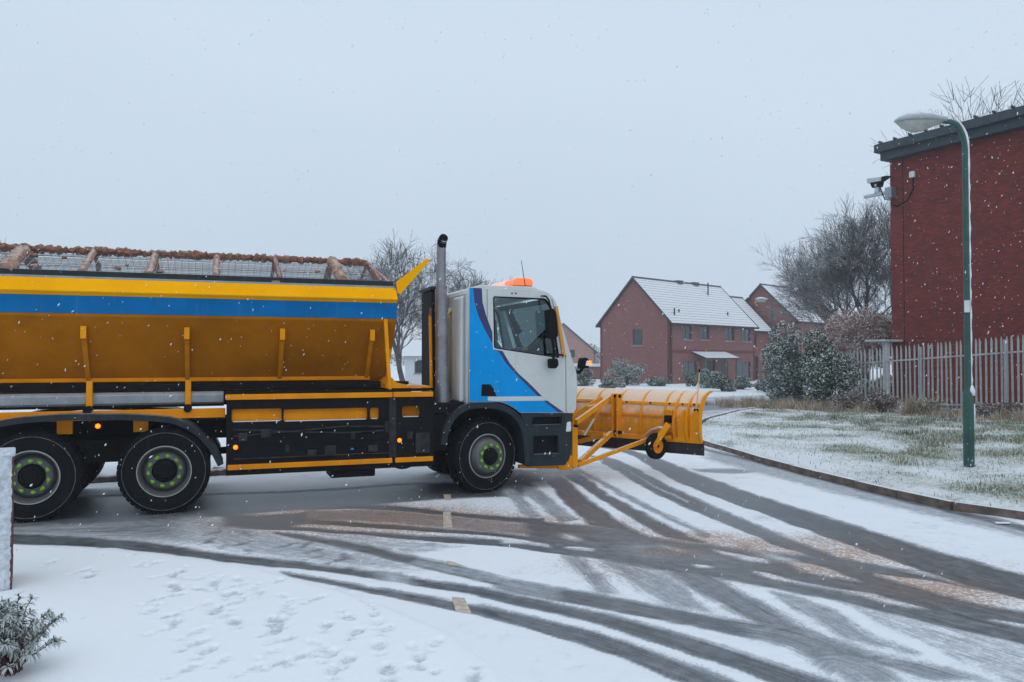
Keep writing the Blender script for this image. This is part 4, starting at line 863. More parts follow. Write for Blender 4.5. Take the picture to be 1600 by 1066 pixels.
# beacon bar and aerial on the roof
bz = RT + .055
MB().box(.55, .86, .42, 2.06, bz - .02, bz + .03).build('beacon_base', BLK, truck, bevel=.01)
for i, (b0, b1, m) in enumerate(((.40, .80, BEAC), (.82, 1.22, BEACP), (1.26, 1.66, BEACP), (1.68, 2.08, BEACP))):
    MB().prism(rnd_poly([(.54,bz + .032),(.87,bz + .032),(.86,bz + .12),(.80,bz + .145),(.61,bz + .145),(.55,bz + .12)], .03), b0, b1).build('beacon_lens', m, truck, bevel=.02)
p, q = L(822,452,.3), L(814.5,407,.3); MB().tube([(p[0],.3,p[1] - .03), (q[0],.3,q[1])], [.007,.004], 6).build('aerial', BLK, truck)
for x in (800, 806): a, c = L(x, 458.5, NEARB); MB().lathe([(.0,-.006),(.012,-.004),(.014,.0)], c=(a, NEARB, c), n=10).build('roof_bolt', DRK, truck)
# ---- behind the cab: exhaust stack, intake, poles
eb = .35; ex = lambda x, y: (L(x, y, eb)[0], eb, L(x, y, eb)[1])
MB().tube([ex(691,640), ex(690.5,600), ex(690,520), ex(689.5,470), ex(689,452)], [.118,.092,.092,.090,.085], 24).build('exhaust_silencer', EXH, truck, True)
t0 = Vector(ex(689,452)); t1 = Vector(ex(689.5,392)); MB().tube([t0, Vector(ex(689,425)), t1, t1 + Vector((-.005,-.01,.07)), t1 + Vector((.0,-.05,.14)), t1 + Vector((.0,-.13,.165))], [.070,.070,.066,.066,.064,.06], 20).build('exhaust_pipe', EXH, truck, True)
MB().lathe([(.0,0),(.052,.0),(.058,.012)], c=(t1.x, t1.y - .143, t1.z + .165), n=18).build('exhaust_mouth', BLK, truck)
MB().tube([t1 + Vector((.0,-.008,.06)), t1 + Vector((.0,-.05,.145)), t1 + Vector((.0,-.13,.168))], [.0685,.068,.064], 20).build('exhaust_soot_tip', BLK, truck, True)
MB().prism(P((681,640),(701,640),(704,655),(676,655), b=eb), .2, .5).build('exhaust_base', EXH, truck, bevel=.01)
for y in (485, 560): e = Vector(ex(690, y)); MB().lathe([(.097,-.02),(.1,-.02),(.1,.02),(.097,.02)], c=e, n=20, ax='z', closed=True).build('exhaust_clamp', EXH, truck)
p, q = L(672,494,.5), L(674,606,.5); MB().tube([(p[0],.5,p[1]), (q[0],.5,q[1])], .024, 10).build('grab_pole', YEL, truck, True)
MB().tube([(p[0],.5,p[1]), (p[0] + .01,.5,p[1] + .12)], .02, 8).build('pole_bracket', SALT, truck)
MB().box(R0 - .30, R0 - .10, .98, 1.64, 1.30, L(670, 455, 1.2)[1]).build('air_intake', BLK, truck, bevel=.03)
MB().box(R0 - .33, R0 - .07, .94, 1.68, L(670, 455, 1.2)[1], L(670, 449, 1.2)[1]).build('intake_cap', DRK, truck, bevel=.02)
MB().tube([(R0 - .15,.75,1.3),(R0 - .15,.75,2.25),(R0 - .12,.78,2.6),(R0 - .05,.8,2.66)], .035, 10).build('hydraulic_hose', CREAM, truck, True)
MB().box(-.95, R0 - .05, .12, 2.3, 1.16, 1.30).build('rear_deck', BLK, truck)
MB().box(-.82, -.55, .14, .5, .62, 1.16).build('silencer_box', BLK, truck, bevel=.03)
# plough mounting on the bumper
MB().prism(P((868,716),(893,712),(893,735),(872,733), b=.3), .28, .36).build('mount_bracket', YEL, truck, bevel=.006)
MB().prism(P((812,727),(872,724),(872,732),(812,732), b=.3), .30, .38).build('mount_bar', ORA, truck)
MB().prism(P((893,668),(901.5,668),(902,727),(896,732),(893,728), b=.35), .32, .40).build('mount_post', YEL, truck, bevel=.006)
MB().prism(P((893,668),(901.5,668),(902,727),(896,732),(893,728), b=.35), 2.05, 2.13).build('mount_post', YEL, truck, bevel=.006)
MB().box(FB + .01, FB + .09, .32, 2.13, .46, .56).build('mount_beam', YEL, truck, bevel=.006)

# ---- driver behind the glass
def skin_mesh(verts, edges, radii, sub_=2):
    me = bpy.data.meshes.new('skin'); me.from_pydata(verts, edges, []); ob = bpy.data.objects.new('tmp', me); COL.objects.link(ob)
    md = ob.modifiers.new('s', 'SKIN'); md.use_smooth_shade = True
    for i, r in enumerate(radii): me.skin_vertices[0].data[i].radius = r if isinstance(r, tuple) else (r, r)
    me.skin_vertices[0].data[0].use_root = True
    ob.modifiers.new('d', 'SUBSURF').levels = sub_
    dg = bpy.context.evaluated_depsgraph_get(); out = bpy.data.meshes.new_from_object(ob.evaluated_get(dg)); bpy.data.objects.remove(ob); return out
JACK = mat('navy_work_jacket', (.02, .025, .05), .8, var=.3, vscale=20, bump=.4, bscale=25); SKIN = mat('face_skin', (.42, .23, .16), .6, vscale=30, var=.1); HAIR = mat('dark_hair', (.03, .02, .015), .7, vscale=60, var=.4)
dv = [(.22,.60,1.80),(.16,.60,2.0),(.13,.60,2.22),(.12,.60,2.32),(.15,.60,2.40),(.17,.60,2.50),(.18,.60,2.58),
      (.15,.42,2.26),(.30,.38,2.06),(.50,.44,1.98),(.72,.50,2.06),(.80,.50,2.08),(.15,.78,2.26),(.30,.82,2.06),(.50,.76,1.98),(.72,.70,2.06),(.80,.70,2.08),
      (.45,.50,1.80),(.72,.50,1.78),(.82,.50,1.50),(.45,.70,1.80),(.72,.70,1.78),(.82,.70,1.50)]
de = [(0,1),(1,2),(2,3),(3,4),(4,5),(5,6),(2,7),(7,8),(8,9),(9,10),(10,11),(2,12),(12,13),(13,14),(14,15),(15,16),(0,17),(17,18),(18,19),(0,20),(20,21),(21,22)]
dr = [(.13,.17),(.12,.17),(.11,.16),.055,.075,.10,.075,.075,.055,.045,.038,.03,.075,.055,.045,.038,.03,.085,.07,.055,.085,.07,.055]
dm = skin_mesh(dv, de, dr); dm.materials.append(JACK); dm.materials.append(SKIN)
for pl in dm.polygons:
    cz = pl.center
    if cz.z > 2.345 or (cz.x > .70 and cz.z > 1.95): pl.material_index = 1
dm.transform(TF.m)
drv = link('person', dm, None); tag(drv, 'driver in dark work jacket sitting at the wheel behind the cab side window', 'person')
hm = MB(); hm.lathe([(.0,.105),(.05,.095),(.085,.06),(.102,.0),(.10,-.05)], c=(.155,.60,2.545), n=16, ax='z'); hme = hm.mesh('hair'); hme.transform(TF.m); link('hair', hme, HAIR, drv, True)

# ================================================================== SNOW PLOUGH
PHI = math.radians(30); near_end = TF.m @ Vector((3.51, -.10, 0)); PF = Frame(near_end, TH + math.pi / 2 + PHI); Q = PF.lp
plough = empty('snow_plough', PF.o, TH + math.pi / 2 + PHI, 'angled yellow snow plough carried raised on the front of the lorry', 'plough')
bl = [(.00,.60),(.045,.68),(.065,.80),(.066,.92),(.045,1.06),(.0,1.20),(-.075,1.30),(-.18,1.375),(-.29,1.408),(-.35,1.405)]
bl = [tuple(q) for q in resample(np.array(bl), 22)]
inner = [(y - .010 - .0 * i, z - (.006 if i > 12 else 0)) for i, (y, z) in enumerate(bl)]
MB().prism(bl + inner[::-1], 0.0, 3.0, 'x').build('mouldboard', SALTP, plough)
EDGE = mat('worn_cutting_edge', (.035, .033, .035), .5, .4, var=.4, vscale=5, dirt=.5, dirtcol=(.13, .07, .05))
MB().box(-.03, 3.03, -.025, .005, .405, .62).build('cutting_edge', EDGE, plough, bevel=.004)
MB().box(0, 3.0, .006, .075, .595, .675).build('bottom_beam', YEL, plough, bevel=.006)
def back_y(z): return float(np.interp(z, [p[1] for p in bl], [p[0] for p in bl]))
zt = 1.20; MB().prism([(back_y(zt) + .002, zt - .02), (back_y(zt) + .035, zt - .02), (back_y(zt) + .02, zt + .02), (back_y(zt) - .02, zt + .03)], 0, 3.0, 'x').build('top_stringer', YEL, plough)
MB().prism([(back_y(1.0) + .002, .98), (back_y(1.0) + .03, .98), (back_y(1.0) + .03, 1.01), (back_y(1.0) + .002, 1.01)], 0, 3.0, 'x').build('middle_stringer', ORA, plough)
for k, x in enumerate((.012, .20, .42, .62, 1.05, 1.50, 1.95, 2.40, 2.98)):
    dep = .10 if k in (1, 2) else .05
    pr = [(y + .001, z) for y, z in bl] + [(y + (dep if z < 1.0 else max(.03, dep * (1.45 - z) / .45)), z) for y, z in reversed(bl)]
    MB().prism(pr, x - .011, x + .011, 'x').build('rib', YEL, plough, bevel=.002)
pr = [(y - .03, z - .02) for y, z in bl] + [(y + .06, z + .005) for y, z in reversed(bl)]
MB().prism(pr, -.016, -.002, 'x').build('end_plate', YEL, plough, bevel=.002)
for x in (.12, .32, .55, .9, 1.35, 1.8): MB().lathe([(.0,.012),(.014,.012),(.016,.0)], c=(x, back_y(1.2) + .034, 1.2), n=8).build('bolt', BLK, plough)
# centre post and linkage arms (each arm its own part)
cx = Q(963, 650, .16)[0]
for s in (-.045, .045): MB().box(cx + s - .012, cx + s + .012, .06, .22, .62, 1.34).build('centre_post', YEL, plough, bevel=.004)
MB().tube([(cx - .08,.16,1.30),(cx + .08,.16,1.30)], .028, 12).build('hinge_pin', BLK, plough); MB().tube([(cx - .1,.18,.70),(cx + .1,.18,.70)], .03, 12).build('hinge_pin', BLK, plough)
def wp(x, y, tb):   # sight line met with a lorry-lengthwise plane, in plough coordinates
    a, c = L(x, y, tb); return PF.i @ (TF.m @ Vector((a, tb, c)))
def pp_(x, y, py): a, c = Q(x, y, py); return Vector((a, py, c))
MB().beam(pp_(953,622,.18), wp(900,660,.36), .05, .085).build('lift_arm', YEL, plough, bevel=.005)
MB().beam(pp_(941,622,.30), wp(893,652,1.3), .05, .08).build('lift_arm', YEL, plough, bevel=.005)
MB().beam(pp_(930,634,.40), wp(918,637,.8), .05, .05).build('lift_cross_tie', YEL, plough, bevel=.005)
MB().beam(pp_(955,677,.20), wp(906,722,.40), .06, .085).build('push_arm', YEL, plough, bevel=.005)
MB().beam(pp_(945,680,.5), wp(905,690,1.6), .06, .07).build('push_arm', YEL, plough, bevel=.005)
MB().beam(pp_(1012,687,.16), wp(903,727,.40), .05, .062).build('side_brace', YEL, plough, bevel=.005)
MB().beam(pp_(1050,683,.10), pp_(1010,687,.16), .05, .06).build('side_brace', YEL, plough, bevel=.005)
MB().tube([pp_(928,655,.5), pp_(913,680,.6)], .017, 10).build('hydraulic_ram', LENS, plough); MB().tube([pp_(934,644,.45), pp_(924,662,.5)], .030, 10).build('ram_cylinder', YEL, plough)
MB().tube([wp(900,664,.36), wp(899,669,.36)], .035, 12).build('hinge_pin', BLK, plough); MB().tube([pp_(906,720,.5), pp_(903,727,.5)], .05, 12).build('hinge_pin', BLK, plough)
MB().tube([pp_(1010,680,.20), pp_(1018,673,.24), pp_(1030,669,.26), pp_(1040,670,.2)], .028, 10).build('hydraulic_hose', mat('pink_hose', (.55, .28, .2), .6, snow=.7, snow_lo=.3, snow_hi=.8), plough, True)
# guide wheel
wc = pp_(1025, 697, .26); gw = MB(); gw.lathe([(.11,-.045),(.15,-.062),(.19,-.058),(.208,-.035),(.212,0),(.208,.035),(.19,.058),(.15,.062),(.11,.045)], n=36, closed=True)
gt = gw.build('guide_wheel', RUB, plough, True); gt.location = wc; gt.rotation_euler = (0, 0, math.radians(36) - (TH + math.pi / 2 + PHI))
o = MB().lathe([(.0,-.03),(.04,-.05),(.06,-.03),(.10,-.028),(.115,-.05),(.115,.05),(.0,.05)], n=28).build('rim', ORA, gt, True)
o = MB().lathe([(.0,-.06),(.02,-.06),(.026,-.03)], n=10).build('hub', BLK, gt, True)
t1_, t2_ = pp_(1047,662,.14), wc + Vector((-.0,.085,.0))
MB().beam(t1_ + Vector((0,.05,0)), t2_, .10, .04, (0,1,0)).build('wheel_fork', YEL, plough, bevel=.006)
MB().beam(pp_(1013,680,.2), t2_, .03, .03).build('fork_stay', YEL, plough, bevel=.004)
a, c = Q(1045, 655, .13); MB().box(a - .05, a + .05, .06, .2, c - .06, c + .06).build('fork_pivot', BLK, plough, bevel=.01)
MB().prism(rnd_poly([Q(1040,640,.1), Q(1050,640,.1), Q(1054,675,.1), Q(1040,675,.1)], .03), .05, .12).build('pivot_bracket', YEL, plough, bevel=.005)
for x0, x1 in ((1058,1070),(1077,1090)):
    MB().prism([Q(x0,690,.1), Q(x1,690,.1), Q(x1,648,.1), Q((x0 + x1) / 2 + 4,640,.1), Q(x0,652,.1)], .06, .085).build('stiffener', YEL, plough, bevel=.003)
p0, p1 = pp_(1088,641,.05), pp_(1093,582,.05); MB().tube([p0, p1], .0095, 8).build('marker_pole', mat('cream_pole', (.75, .52, .25), .5), plough, True)
MB().tube([p1, p1 + Vector((0,0,.05))], .012, 8).build('pole_tip', BLK, plough, True); MB().box(p0.x - .03, p0.x + .03, .04, .08, p0.z - .02, p0.z + .02).build('pole_clamp', BLK, plough)

# ================================================================== BRICK HALL ON THE RIGHT
def brick_material(name, c1, c2, mortar, scale, axis_swap=False, dirt=.25):
    m = bpy.data.materials.new(name); m.use_nodes = True; t = m.node_tree; N = t.nodes; LK = t.links; p = N['Principled BSDF']; p.inputs['Roughness'].default_value = .85
    tc = N.new('ShaderNodeTexCoord'); sp = N.new('ShaderNodeSeparateXYZ'); LK.new(tc.outputs['Object'], sp.inputs[0])
    ad = N.new('ShaderNodeMath'); ad.operation = 'ADD'; LK.new(sp.outputs['X'], ad.inputs[0]); LK.new(sp.outputs['Y'], ad.inputs[1])
    cb = N.new('ShaderNodeCombineXYZ'); LK.new(ad.outputs[0], cb.inputs['X']); LK.new(sp.outputs['Z'], cb.inputs['Y'])
    b = N.new('ShaderNodeTexBrick'); LK.new(cb.outputs[0], b.inputs['Vector']); b.inputs['Color1'].default_value = (*c1, 1); b.inputs['Color2'].default_value = (*c2, 1); b.inputs['Mortar'].default_value = (*mortar, 1)
    b.inputs['Scale'].default_value = 1; b.inputs['Brick Width'].default_value = .225 * scale; b.inputs['Row Height'].default_value = .075 * scale; b.inputs['Mortar Size'].default_value = .009 * scale; b.inputs['Bias'].default_value = -.1
    n = N.new('ShaderNodeTexNoise'); n.inputs['Scale'].default_value = 1.1; n.inputs['Detail'].default_value = 7; n.inputs['Roughness'].default_value = .7; LK.new(tc.outputs['Object'], n.inputs['Vector'])
    mp = N.new('ShaderNodeMapRange'); LK.new(n.outputs['Fac'], mp.inputs['Value']); mp.inputs['From Min'].default_value = .35; mp.inputs['From Max'].default_value = .75; mp.inputs['To Max'].default_value = dirt
    mx = N.new('ShaderNodeMix'); mx.data_type = 'RGBA'; mx.blend_type = 'MIX'; LK.new(mp.outputs[0], mx.inputs['Factor']); LK.new(b.outputs['Color'], mx.inputs['A']); mx.inputs['B'].default_value = (.045, .018, .018, 1)
    LK.new(mx.outputs['Result'], p.inputs['Base Color'])
    bu = N.new('ShaderNodeBump'); bu.inputs['Strength'].default_value = .6; bu.inputs['Distance'].default_value = .01; bu.invert = True; LK.new(b.outputs['Fac'], bu.inputs['Height']); LK.new(bu.outputs['Normal'], p.inputs['Normal'])
    return m
BRK = brick_material('red_brick', (.27, .030, .020), (.14, .016, .013), (.085, .03, .026), 1.0, dirt=.45)
HBRK = brick_material('house_brick', (.30, .10, .09), (.22, .075, .07), (.26, .18, .165), 1.3, dirt=.2)
FASC = mat('dark_fascia_sheet', (.028, .042, .055), .55, var=.25, vscale=3, dirt=.5, dirtcol=(.06, .07, .08), snow=.9, snow_lo=.55, snow_hi=.85)
WANG = math.atan2(.878, -.479)                      # wall runs away to the left
hc = at(1394, 600, 31.0); HF = Frame((hc.x, hc.y, 0), WANG - math.pi)   # local +x comes towards the camera side, y=0 is the seen wall
hall = empty('brick_hall', HF.o, WANG - math.pi, 'tall blank red brick hall with dark overhanging flat roof edge', 'building')
WTOP = HF.lp(1394, 246, -.42)[1]; fx0, fx1 = HF.lp(1365, 230, -.66)[0], HF.lp(1375, 240, -.42)[0]
MB().box(0, 20, 0, 14, -.2, WTOP).build('wall', BRK, hall)
f0 = HF.lp(1394, 232, -.60)[1]; f1 = HF.lp(1394, 219, -.66)[1]
MB().box(fx1, 20.4, -.42, 14.4, WTOP - .03, f0).build('lower_fascia', FASC, hall, bevel=.02); MB().box(fx0, 20.6, -.66, 14.6, f0 - .02, f1).build('upper_fascia', FASC, hall, bevel=.02)
MB().box(fx0 + .05, 20.5, -.6, 14.5, f1, f1 + .035).build('roof_snow', SNOW, hall)
cl = MB().prism([(-.05,0),(.05,0),(.04,.06),(0,.09),(-.04,.06)], -.72, -.56).mesh('roof_clip'); cl.materials.append(FASC)
for i in range(22): sub('roof_clip', cl, hall, (fx0 + .3 + .62 * i, 0, f1 + .0))
a = HF.lp(1412, 400, 0)[0]; MB().box(a - .012, a + .012, -.006, .004, .3, WTOP - .05).build('movement_joint', BLK, hall)
sb = HF.lp(1427, 273, 0); MB().box(sb[0] - .11, sb[0] + .11, -.12, -.004, sb[1] - .12, sb[1] + .12).build('alarm_box', mat('white_plastic', (.62, .66, .64), .4), hall, bevel=.03)
cb_ = [(sb[0], -.03, sb[1] - .12), (sb[0] + .01, -.03, sb[1] - .55), (sb[0] - .25, -.03, sb[1] - .95), (sb[0] - .7, -.04, sb[1] - 1.1), (.1, -.12, sb[1] - .95)]
MB().tube(cb_, .022, 6).build('cable', BLK, hall, True)
# security camera on a bracket at the corner
CAMM = mat('camera_housing', (.48, .52, .54), .4, .2, var=.1, dirt=.3, dirtcol=(.3, .3, .3), snow=.7, snow_lo=.5, snow_hi=.9)
k = HF.lp(1394, 300, -.2); cz = k[1]
cctv = empty('security_camera', HF.o, WANG - math.pi, 'grey security camera on a bracket at the corner of the brick hall', 'camera')
MB().box(-.03, .26, -.30, -.004, cz - .22, cz + .2).build('wall_box', GREY, cctv, bevel=.02)
MB().tube([(.1, -.15, cz + .03), (-1.02, -.15, cz + .03)], .075, 12).build('bracket_arm', CAMM, cctv, True)
MB().lathe([(.11,.08),(.12,.14),(.10,.2),(.1,.3),(.13,.34),(.13,.42)], c=(-.45,-.15,cz), n=18, ax='z').build('pan_base', CAMM, cctv, True)
MB().prism(rnd_poly([(-.62,cz + .3),(-.28,cz + .3),(-.22,cz + .52),(-.30,cz + .6),(-.66,cz + .6),(-.70,cz + .5)], .05), -.27, -.03).build('pan_head', BLK, cctv, bevel=.02)
MB().prism(rnd_poly([(-.83,cz + .53),(-.20,cz + .50),(-.18,cz + .66),(-.84,cz + .72)], .03), -.28, -.02).build('housing', CAMM, cctv, bevel=.02)
MB().prism([(-.20,cz + .50),(.06,cz + .62),(.06,cz + .66),(-.18,cz + .67)], -.26, -.04).build('sunshield', BLK, cctv)
MB().tube([(-.3,-.2,cz + .3),(-.18,-.22,cz - .0),(-.05,-.25,cz - .25),(.15,-.2,cz - .3)], .022, 6).build('cable', BLK, cctv, True)
# porch canopy beside the hall
can = empty('porch_canopy', HF.o, WANG - math.pi, 'flat white porch canopy on a white post at the hall corner', 'canopy')
pc = HF.lp(1386, 545, -.6); pt = HF.lp(1386, 536, -.6)[1]
x0, x1 = HF.lp(1364, 533, -.6)[0], HF.lp(1396, 533, -.6)[0]
MB().box(x0, x1, -1.1, -.02, pt + .04, pt + .12).build('canopy_slab', mat('pale_concrete', (.5, .53, .56), .8, snow=.9, snow_lo=.4, snow_hi=.8), can, bevel=.02)
MB().box(pc[0] - .1, pc[0] + .1, -.75, -.55, -.1, pt + .04).build('post', mat('white_post_paint', (.60, .64, .68), .6, dirt=.3), can, bevel=.02)

# ================================================================== PALISADE FENCE
PAL = mat('galvanised_pale', (.42, .41, .41), .55, .35, var=.25, vscale=4, dirt=.4, dirtcol=(.24, .22, .2), snow=.6, snow_lo=.3, snow_hi=.7)
fence = empty('palisade_fence', (0, 0, 0), 0, 'grey galvanised steel palisade fence in front of the brick hall', 'fence')
fa, fb_ = Vector((800 / 52, 24.0, 0)), Vector((600 / 45, 27.8, 0)); fd = (fb_ - fa).normalized(); fn = Vector((fd.y, -fd.x, 0)) * -1
def fence_top(s):     # s metres from fa, positive to the left/away
    return 2.66 - .0675 * s if s > 0 else 2.66 - .02 * s
def pale_mesh():
    wv = .035; m = MB(); prof = [(-wv,0),(-.018,.018),(0,.006),(.018,.018),(wv,0)]; zt = (2.33, 2.42, 2.47, 2.42, 2.33)
    for th in (0, -.004):
        for (x, y) in prof: m.v.append((x, -y + th, 0))
        for (x, y), z in zip(prof, zt): m.v.append((x, -y * .8 + th, z))
    for i in range(4): m.f.append((i, i + 1, i + 6, i + 5)); m.f.append((10 + i, 15 + i, 16 + i, 11 + i))
    for a_, b_ in ((0, 5), (4, 9)): m.f.append((a_, b_, b_ + 10, a_ + 10))
    for i in range(4): m.f.append((5 + i, 6 + i, 16 + i, 15 + i))
    me = m.mesh('pale'); me.materials.append(PAL); return me
PM = pale_mesh(); fang = math.atan2(fd.y, fd.x)
s = -3.2
while s < 8.1:
    p = fa + fd * s; o = sub('pale', PM, fence, (p.x, p.y, fence_top(s) - 2.47 + random.uniform(-.008, .008)), (random.uniform(-.012, .012), random.uniform(-.012, .012), fang + math.pi)); s += .162
for i, sp_ in enumerate((-3.1, -.42 + .95, 3.35, 6.1, 8.0)):
    p = fa + fd * sp_ + fn * .07; t = fence_top(sp_); m = MB(); m.box(-.036, .036, -.006, .006, -.2, t - .12); m.box(.024, .036, -.04, .04, -.2, t - .12); m.box(-.036, -.024, -.04, .04, -.2, t - .12)
    o = m.build('fence_post', CAMM, fence); o.location = (p.x, p.y, 0); o.rotation_euler = (0, 0, fang)
for dz in (.38, 1.95):
    for s0_, s1_ in ((-3.2, 0), (0, 8.1)):
        p, q = fa + fd * s0_ + fn * .02, fa + fd * s1_ + fn * .02; p.z = fence_top(s0_) - 2.47 + dz; q.z = fence_top(s1_) - 2.47 + dz; MB().beam(p, q, .02, .05).build('rail', PAL, fence)

# ================================================================== STREET LAMPS
GRN = mat('green_column_paint', (.018, .080, .064), .5, var=.25, vscale=3, dirt=.4, dirtcol=(.03, .06, .05))
LGREY = mat('lantern_grey', (.40, .43, .46), .45, .1, var=.1, dirt=.4, dirtcol=(.25, .26, .27), snow=.9, snow_lo=.35, snow_hi=.75)
BOWL = mat('lantern_bowl', (.50, .50, .46), .25, var=.2, vscale=5, trans=.25)
def street_lamp(base, top_z, rz, label, snow=True, hand=True):
    t = empty('street_lamp', base, rz, label, 'street lamp', 'green street lamps'); H_ = top_z - base.z
    MB().lathe([(.084,-.1),(.084,1.18),(.080,1.22),(.054,1.30)], n=20, ax='z').build('base_section', GRN, t, True)
    arc = [(0,0,1.28),(0,0,H_ - .62)] + [(-.28 * (1 - math.cos(a_)), 0, H_ - .62 + .50 * math.sin(a_)) for a_ in [math.pi / 2 * i / 8 for i in range(1, 9)]] + [(-.34, 0, H_ - .115)]
    MB().tube(arc, [.052,.046] + [.043] * 8 + [.040], 16).build('column', GRN, t, True)
    hz = H_ - .09
    def hull(name, sec, m):
        mb = MB(); n = 14
        for (x, wd, up, dn) in sec:
            for j in range(n):
                a_ = 2 * math.pi * j / n; c_, s_ = math.cos(a_), math.sin(a_); mb.v.append((x, wd * c_, hz + (up if s_ > 0 else dn) * s_))
        for i in range(len(sec) - 1):
            for j in range(n): a_ = i * n + j; b_ = i * n + (j + 1) % n; mb.f.append((a_, b_, b_ + n, a_ + n))
        mb.f.append(tuple(range(n))); mb.f.append(tuple((len(sec) - 1) * n + j for j in range(n))); return mb.build(name, m, t, 'all')
    hull('lantern_canopy', [(-.28,.05,.05,.05),(-.40,.10,.09,.03),(-.56,.15,.15,.02),(-.74,.17,.18,.015),(-.92,.16,.155,.012),(-1.06,.10,.09,.01),(-1.13,.02,.01,.005)], LGREY)
    hull('lantern_bowl', [(-.34,.05,.0,.05),(-.50,.11,.0,.11),(-.68,.145,.0,.18),(-.84,.145,.0,.20),(-1.0,.11,.0,.12),(-1.09,.05,.0,.03)], BOWL)
    MB().lathe([(.03,0),(.03,.03),(.0,.04)], c=(-.72,0,hz + .135), n=10, ax='z').build('photocell', LGREY, t)
    if snow:
        pts = [(.044,-.012,1.34)] + [(.046 + .003 * math.sin(i * 2.1), -.014, 1.34 + (H_ - 2.0) * i / 40) for i in range(1, 41)]
        pts += [(.05 - .28 * (1 - math.cos(a_)), -.01, H_ - .62 + .55 * math.sin(a_)) for a_ in [math.pi / 2 * i / 6 for i in range(1, 6)]]
        MB().tube(pts, [.018 + .006 * math.sin(i * 1.7) + random.uniform(0, .004) for i in range(len(pts))], 8).build('snow_streak', SNOW, t, 'all')
        MB().tube([(.074,-.02,.62),(.078,-.02,.9),(.076,-.02,1.05)], [.02,.026,.022], 8).build('snow_streak', SNOW, t, 'all')
        MB().tube([(.055,-.03,1.19),(.045,-.035,1.27),(.045,-.03,1.36)], [.045,.05,.02], 10).build('snow_cap', SNOW, t, 'all')
    if hand:
        a_ = HPL; MB().box(-.062, .02, -.060, -.045, a_ - base.z - .1, a_ - base.z + .1).build('number_plate', mat('white_label', (.62, .65, .66), .5), t)
        MB().box(-.03, .05, -.096, -.08, .25, .85).build('access_door', GRN, t)
    return t
lb = gp(1514, 722, .2); HPL = at(1507, 479, lb.y).z
street_lamp(Vector((lb.x, lb.y, .12)), at(1480, 186, lb.y).z + .09, math.radians(-8), 'nearest green street lamp column on the snowy verge with snow down one side')
l2 = at(1207, 560, 55); street_lamp(Vector((l2.x, 55, 0)), at(1200, 468, 55).z + .1, math.radians(-20), 'far slim green street lamp standing before the brick houses', False, False)

# ================================================================== HOUSES
TILE = mat('snowy_roof_tile', (.075, .06, .06), .8, var=.3, vscale=6, snow=.93, snow_lo=.12, snow_hi=.5, sscale=4)
TILED = mat('dark_tile_edge', (.10, .095, .105), .85, var=.3)
WHT = mat('grey_window_frame', (.10, .13, .14), .5); SILL = mat('stone_sill', (.33, .3, .3), .8, snow=.8, snow_lo=.4, snow_hi=.8); SOFF = mat('dark_bargeboard', (.05, .045, .05), .6)
def window(parent, rect, plane, axis):
    """a window set in an opening: rect (u0,u1,z0,z1) on the plane; axis 'y' front wall (plane y), 'x' gable wall (plane x)"""
    u0, u1, z0, z1 = rect; d = .09
    def bx(m, a0, a1, c0, c1, k0, k1): m.box(a0, a1, plane + k0, plane + k1, c0, c1) if axis == 'y' else m.box(plane + k0, plane + k1, a0, a1, c0, c1); return m
    fr = MB(); t = .055
    for a0, a1, c0, c1 in ((u0,u1,z0,z0 + t),(u0,u1,z1 - t,z1),(u0,u0 + t,z0 + t,z1 - t),(u1 - t,u1,z0 + t,z1 - t),((u0 + u1) / 2 - t / 2,(u0 + u1) / 2 + t / 2,z0 + t,z1 - t)): bx(fr, a0, a1, c0, c1, d, d + .06)
    wo_ = fr.build('window', WHT, parent); bx(MB(), u0 + t, u1 - t, z0 + t, z1 - t, d + .02, d + .035).build('pane', PANE, wo_); bx(MB(), u0 - .08, u1 + .08, z0 - .08, z0, -.06, d).build('sill', SILL, wo_)
    cm = MB(); bx(cm, u0 + t, u0 + (u1 - u0) * random.choice((.16, .22, .3)), z0 + t, z1 - t, d + .08, d + .09); cm.build('curtain', mat('net_curtain', (.45, .45, .44), .9), wo_)
